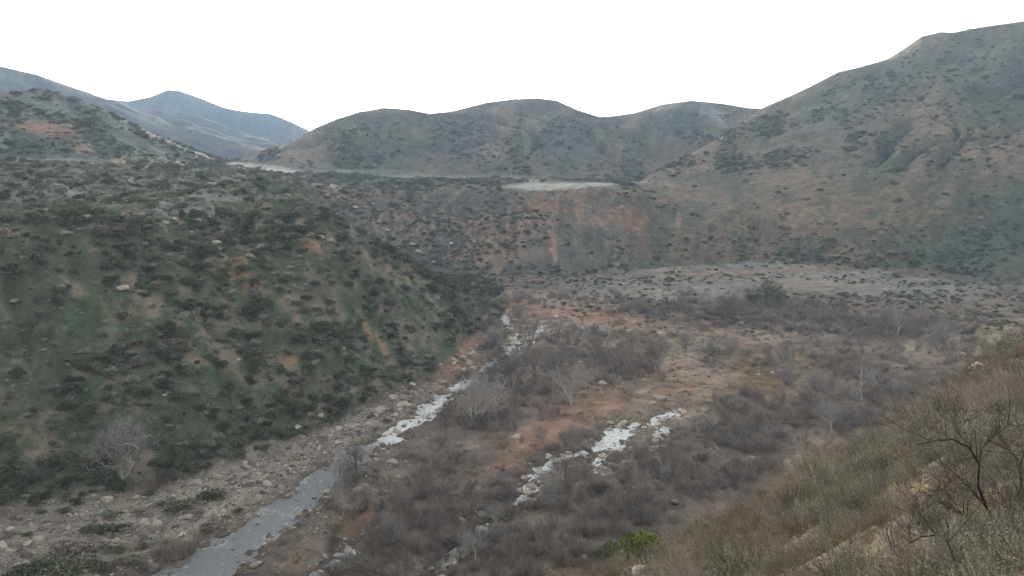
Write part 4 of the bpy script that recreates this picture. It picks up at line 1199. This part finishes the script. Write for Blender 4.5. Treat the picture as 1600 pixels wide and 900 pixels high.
for i, (px, py, hp, k, lab) in enumerate(TREES):
    X, Y, Z = hit(px, py, 100); d = math.sqrt(X * X + Y * Y + (Z - H) ** 2); hh = hp / F * d / .96
    nm = 'evergreen_tree' if k == 5 else 'bare_tree'
    e = link(bpy.data.objects.new(nm, None)); e.location = (X, Y, Z); e.rotation_euler = (0, 0, rng.uniform(0, 6.28)); e.scale = (hh, hh, hh)
    tag(e, lab, 'tree', 'trees of the valley')
    for me, pn in zip(TM[k], ('trunk', 'crown')):
        o = link(bpy.data.objects.new(pn, me)); o.parent = e

# more thin bare trees standing in the thickets
nt_ = 0
for i in range(700):
    if nt_ >= 60: break
    q_ = THICK[rng.integers(len(THICK))]
    px = q_[0] + rng.normal() * q_[2] * .5; py = q_[1] + rng.normal() * q_[3] * .5
    if not (480 < px < 1560 and 470 < py < 895): continue
    X, Y, Z = hit(px, py, 100)
    if Z > 4 or stream_d(np.array([X]), np.array([Y]))[0] < 1 or math.hypot(X, Y) > 330: continue
    hh = rng.uniform(3.0, 6.5); k = int(rng.choice([2, 3, 4, 4, 0, 6]))
    e = link(bpy.data.objects.new('bare_tree', None)); e.location = (X, Y, Z); e.rotation_euler = (rng.normal(0, .06), rng.normal(0, .06), rng.uniform(0, 6.28)); e.scale = (hh, hh * rng.uniform(.8, 1.2), hh)
    tag(e, zone_label('small thin leafless tree' if k in (2, 3) else 'small pale leafless tree', 'valley')(X, Y, Z), 'tree', 'small bare trees in the thickets')
    for me, pn in zip(TM[k], ('trunk', 'crown')):
        o = link(bpy.data.objects.new(pn, me)); o.parent = e
    nt_ += 1

# ------------------------------------------------------------------ the near slope
def fgkind(n, pw, kinds):
    pass


x, y, z, u, r = sample(9000, 3.2, 84, -.1, .72, 1.25)
er = fe_r(u)
px, py, _ = proj(x, y, z)
nq = fbm(x / 5, y / 5, 501, 3); nr = rng.random(len(x))
inn = (r < er * 1.35 + 4) & (u > float(ray(790, 880)[0]) - .05)
tansoil = density(px, py, [(1190, 805, 60, 14, .9, -25), (1320, 755, 80, 16, .6, -25), (1420, 745, 60, 20, .5, -20), (1560, 820, 50, 30, .6), (1020, 890, 30, 12, .9)])
inn &= rng.random(len(x)) > tansoil * .6
near = r < 9
brown = density(px, py, [(1150, 860, 120, 30, .9), (1190, 770, 90, 25, .8, -30), (1400, 650, 80, 30, .9), (1560, 590, 90, 50, 1), (1300, 690, 60, 20, .6, -30), (1380, 790, 60, 30, .4)])
green = density(px, py, [(1060, 830, 60, 26, .6, -30), (1120, 810, 60, 20, .5, -30), (900, 890, 80, 20, .7), (1480, 600, 60, 30, .4)])
pick = np.where(nr < brown * .45, 1, np.where(nr < brown * .45 + green * .5, 2, np.where(nr < .72, 0, np.where(nr < .86, 3, 1))))
sb = np.where(r < 12, rng.uniform(.16, .38, len(x)), rng.uniform(.28, .62, len(x)))
thin = rng.random(len(x)) < np.where(r < 12, .95, .95)
for kd, ms, nm, lab, gp, st, top in ((0, F_sage, 'sagebrush', 'silvery grey sagebrush on the near slope', 'sagebrush on the near slope', ('near_sagebrush', 'silvery sagebrush covering the near slope', 'undergrowth'), 290),
                                    (1, F_buck, 'buckwheat_bush', 'dry reddish brown buckwheat on the near slope', 'dry buckwheat on the near slope', ('near_buckwheat', 'dry reddish brown buckwheat covering the near slope', 'undergrowth'), 250),
                                    (2, F_olive, 'olive_bush', 'olive green leafy bush on the near slope', 'olive bushes on the near slope', ('near_olive_brush', 'olive green brush on the near slope', 'undergrowth'), 80),
                                    (3, F_straw, 'grass_tuft', 'straw coloured grass tuft on the near slope', 'grass tufts on the near slope', ('dry_grass', 'straw coloured grass over the near slope', 'grass'), 200)):
    k = inn & thin & (pick == kd)
    place_kind(nm, lab, 'grass' if kd == 3 else 'shrub', gp, ms, x[k], y[k], z[k], sb[k], 1.0, top=top, stuff=st, tilt=.12, lab_fn=zone_label(lab.replace(' on the near slope', ''), 'near'))
k = inn & (rng.random(len(x)) < .10) & (r > 4)
place_kind('dead_bush', 'wiry leafless grey bush on the near slope', 'shrub', 'wiry leafless bushes on the near slope', F_dead, x[k], y[k], z[k], sb[k] * np.where(r[k] > 16, 1.35, .9), 1.1, top=150, lab_fn=zone_label('wiry leafless grey bush', 'near'), stuff=('dead_twigs', 'wiry leafless twigs over the near slope', 'undergrowth'))

x, y, z, u, r = sample(9000, 42, 160, -.66, .7, 1.6)
k = (regat(u, r) == 1) & (z > 1.5) & (rng.random(len(x)) < .75)
n_ = int(k.sum()); s0 = rng.uniform(.5, 1.4, n_)
scatter('lower_slope_brush', 'mixed grey and brown brush on the hidden lower part of the near slope', 'undergrowth', forms('lower_slope_forms', F_brushb + F_sagefar + F_brush[:2]), np.stack([x, y, z], -1)[k],
        np.stack([rng.normal(0, .1, n_), rng.normal(0, .1, n_), rng.uniform(0, 6.28, n_)], -1), np.stack([s0, s0, s0 * .9], -1), rng.integers(0, 9, n_))
x, y, z, u, r = sample(26000, 3.0, 60, -.1, .72, 1.3)
k = (r < fe_r(u) * 1.1)
x, y, z, r = x[k], y[k], z[k], r[k]; g_ = rng.random(len(x)); px, py, _ = proj(x, y, z)
nm_ = fbm(x / 1.2, y / 1.2, 511, 3)
for sel, ms, st, sc0 in ((g_ < .25, F_stone, ('slope_gravel', 'small stones and gravel littering the near slope', 'gravel'), .035), ((g_ > .25) & (g_ < .62) & (nm_ > -.25), F_straw, ('straw_tufts', 'low straw coloured tufts between the bushes of the near slope', 'grass'), .16),
                         ((g_ > .62) & (g_ < .84) & (nm_ < .3), F_buck, ('low_buckwheat', 'low dry stalks between the bushes of the near slope', 'undergrowth'), .15), ((g_ > .84) & (nm_ > -.1), F_sage, ('low_sage', 'low grey green seedlings between the bushes of the near slope', 'undergrowth'), .15)):
    q_ = np.where(sel)[0]; n_ = len(q_)
    s0 = sc0 * rng.uniform(.5, 1.7, n_) * np.clip(r[q_] / 14, .6, 2.0)
    scatter(st[0], st[1], st[2], forms(st[0] + '_forms', ms), np.stack([x, y, z], -1)[q_], np.stack([rng.normal(0, .15, n_), rng.normal(0, .15, n_), rng.uniform(0, 6.28, n_)], -1), np.stack([s0, s0, s0], -1), rng.integers(0, len(ms), n_))

x, y, z, u, r = sample(900, 13, 50, -.05, .68, 1.6)
k = (r < fe_r(u) * 1.08) & (rng.random(len(x)) < .5)
x, y, z, u, r = x[k], y[k], z[k], u[k], r[k]; g_ = rng.random(len(x))
for lo_, hi_, ms, what in ((0, .3, F_buck, 'larger dry brown bush'), (.3, .72, F_nearbrush, 'larger leafless grey bush'), (.72, .84, F_olive, 'larger olive bush'), (.84, 1.01, F_sage, 'larger silvery sagebrush')):
    q_ = (g_ >= lo_) & (g_ < hi_)
    place_kind('slope_bush', what + ' on the near slope', 'shrub', what + 'es on the near slope', ms, x[q_], y[q_], z[q_], rng.uniform(.55, 1.15, q_.sum()), .9, top=120, lab_fn=zone_label(what, 'near'),
               stuff=('slope_scrub', 'mixed dry scrub on the near slope', 'undergrowth'))

shrub_at(1008, 880, 84, F_green, 'bright yellow green bush, larger of two at the bottom edge', 'green_bush', hz=1.2, rmin=10)
shrub_at(958, 872, 62, F_green, 'bright green low bush, smaller of two at the bottom edge', 'green_bush', hz=.8, rmin=10)
shrub_at(1040, 850, 60, F_olive, 'olive bush behind the bright yellow green bush', 'olive_bush', hz=.9, rmin=10)
shrub_at(1245, 796, 86, F_olive, 'dark olive bush beside the tan soil on the near slope', 'olive_bush', hz=.85, rmin=8)
shrub_at(1272, 738, 66, F_olive, 'dark bush on the rim of the near slope above the olive one', 'dark_bush', hz=.8, rmin=8)
shrub_at(1110, 893, 130, F_buck, 'wide reddish brown bush at the bottom edge', 'brown_bush', hz=.7, rmin=8)
shrub_at(1160, 900, 120, F_olive, 'dark green bush under the wide reddish brown one', 'olive_bush', hz=.5, rmin=8)
shrub_at(1310, 850, 110, F_dead, 'grey wiry bush in the middle of the near slope', 'grey_bush', hz=.9, rmin=5)
shrub_at(1330, 900, 150, F_sage, 'pale silvery bush at the bottom edge of the near slope', 'silver_bush', hz=.7, rmin=3)

# dead dark shrub with arching limbs at the right edge
BX, BY, BZ = hit(1560, 822, 3); DB = math.sqrt(BX ** 2 + BY ** 2 + (BZ - H) ** 2)
root = link(bpy.data.objects.new('dead_shrub', None)); root.location = (BX, BY, BZ)
tag(root, 'dark dead shrub with long arching limbs at the right edge', 'shrub')


def limb_pts(pix, bend):
    res = []
    for i, (qx, qy) in enumerate(pix):
        a, t = ray(qx, qy); a = float(a); t = float(t); rr = math.hypot(BX, BY) + bend * i / (len(pix) - 1)
        res.append(np.array([rr * math.sin(a) - BX, rr * math.cos(a) - BY, H + rr * t - BZ]))
    return res


LIMBS = [([(1560, 825), (1540, 790), (1510, 758), (1490, 738), (1470, 722)], .3, .022), ([(1540, 790), (1528, 760), (1530, 725), (1515, 700), (1490, 687), (1462, 688), (1432, 695)], -.5, .020),
         ([(1560, 825), (1580, 790), (1596, 760), (1594, 730), (1600, 705), (1610, 690)], .5, .02), ([(1530, 725), (1534, 700), (1556, 680), (1580, 662)], .4, .011), ([(1555, 815), (1590, 800), (1640, 770)], -.3, .016),
         ([(1515, 700), (1500, 680), (1490, 665), (1496, 645)], .6, .007), ([(1592, 720), (1574, 700), (1562, 684), (1548, 670)], .2, .008), ([(1560, 825), (1520, 815), (1480, 790), (1450, 775)], -.4, .010), ([(1490, 738), (1480, 760), (1460, 770)], -.5, .007)]
for pts, bend, rad in LIMBS:
    P = limb_pts(pts, bend); b = MB()
    b.tube(P, [.58 * rad * (1 - .75 * i / (len(P) - 1)) for i in range(len(P))], 1.0, 6)
    o = link(bpy.data.objects.new('branch', b.mesh('branch', M_dark, True))); o.parent = root
b = MB()
for pts, bend, rad in LIMBS:
    P = limb_pts(pts, bend)
    for i in range(34):
        s = rng.uniform(.2, 1) * (len(P) - 1); j = min(int(s), len(P) - 2); q0 = P[j] + (P[j + 1] - P[j]) * (s - j)
        d = nrm(nrm(P[j + 1] - P[j]) * .6 + rng.normal(size=3) * .6 + np.array([0, 0, .4])); l = rng.uniform(.12, .42)
        q1 = q0 + d * l * .5; q2 = q1 + nrm(d + rng.normal(size=3) * .35) * l * .5
        b.ribbon([q0, q1, q2], .006, .002, rng.uniform(1, 3))
        for m in range(4):
            q3 = q0 + (q2 - q0) * rng.uniform(.3, 1); b.ribbon([q3, q3 + nrm(d + rng.normal(size=3) * .8) * l * .4], .004, .0015, rng.uniform(2, 4.5))
o = link(bpy.data.objects.new('twigs', b.mesh('twigs', M_dark))); o.parent = root
# smaller dead sticks on the slope
for pix, bx, lab in (([(1357, 812), (1345, 795), (1334, 785), (1328, 770)], .1, 'bare dark stick standing in the silvery brush'), ([(1455, 826), (1436, 810), (1432, 795), (1425, 803)], .1, 'short forked dark stick in the brush'),
                     ([(1500, 905), (1492, 880), (1480, 850), (1462, 835), (1440, 838), (1422, 848)], .15, 'long bent dark stick at the bottom edge')):
    X, Y, Z = hit(pix[0][0], pix[0][1] + 12, 3); rr0 = math.hypot(X, Y); b = MB(); P = []
    for i, (qx, qy) in enumerate(pix):
        a, t = ray(qx, qy); a = float(a); t = float(t); rr = rr0 + bx * i
        P.append(np.array([rr * math.sin(a) - X, rr * math.cos(a) - Y, H + rr * t - Z]))
    P[0] = np.array([0., 0., -.03])
    b.tube(P, [.012 * (1 - .6 * i / (len(P) - 1)) for i in range(len(P))], 1.0, 5)
    for i in range(14):
        j = rng.integers(1, len(P)); q0 = P[j]; b.ribbon([q0, q0 + rng.normal(size=3) * .12 + np.array([0, 0, .1])], .005, .002, 1.2)
    o = link(bpy.data.objects.new('dead_stick', b.mesh('dead_stick', M_dark, True))); o.location = (X, Y, Z)
    tag(o, lab, 'stick')

# ------------------------------------------------------------------ haze
hm = bpy.data.materials.new('haze_air'); hm.use_nodes = True
t = hm.node_tree; t.nodes.clear()
o_ = t.nodes.new('ShaderNodeOutputMaterial'); pv = t.nodes.new('ShaderNodeVolumePrincipled')
pv.inputs['Color'].default_value = (0.52, 0.72, 1.0, 1)
pv.inputs['Density'].default_value = 0.00022
pv.inputs['Anisotropy'].default_value = 0.05
t.links.new(pv.outputs[0], o_.inputs['Volume'])
zt = float(TZ.max()) + 15; zb = float(TZ.min()) - 2; E = 4300
hv = [(sx * E, sy * E, zz) for zz in (zb, zt) for sx, sy in ((-1, -1), (1, -1), (1, 1), (-1, 1))]
hf = [(0, 3, 2, 1), (4, 5, 6, 7), (0, 1, 5, 4), (1, 2, 6, 5), (2, 3, 7, 6), (3, 0, 4, 7)]
me = bpy.data.meshes.new('haze'); me.from_pydata(hv, [], hf); me.materials.append(hm)
tag(link(bpy.data.objects.new('haze', me)), 'pale bluish evening haze filling the valley', 'haze', None, 'stuff')
print('objects', len(sc.objects))
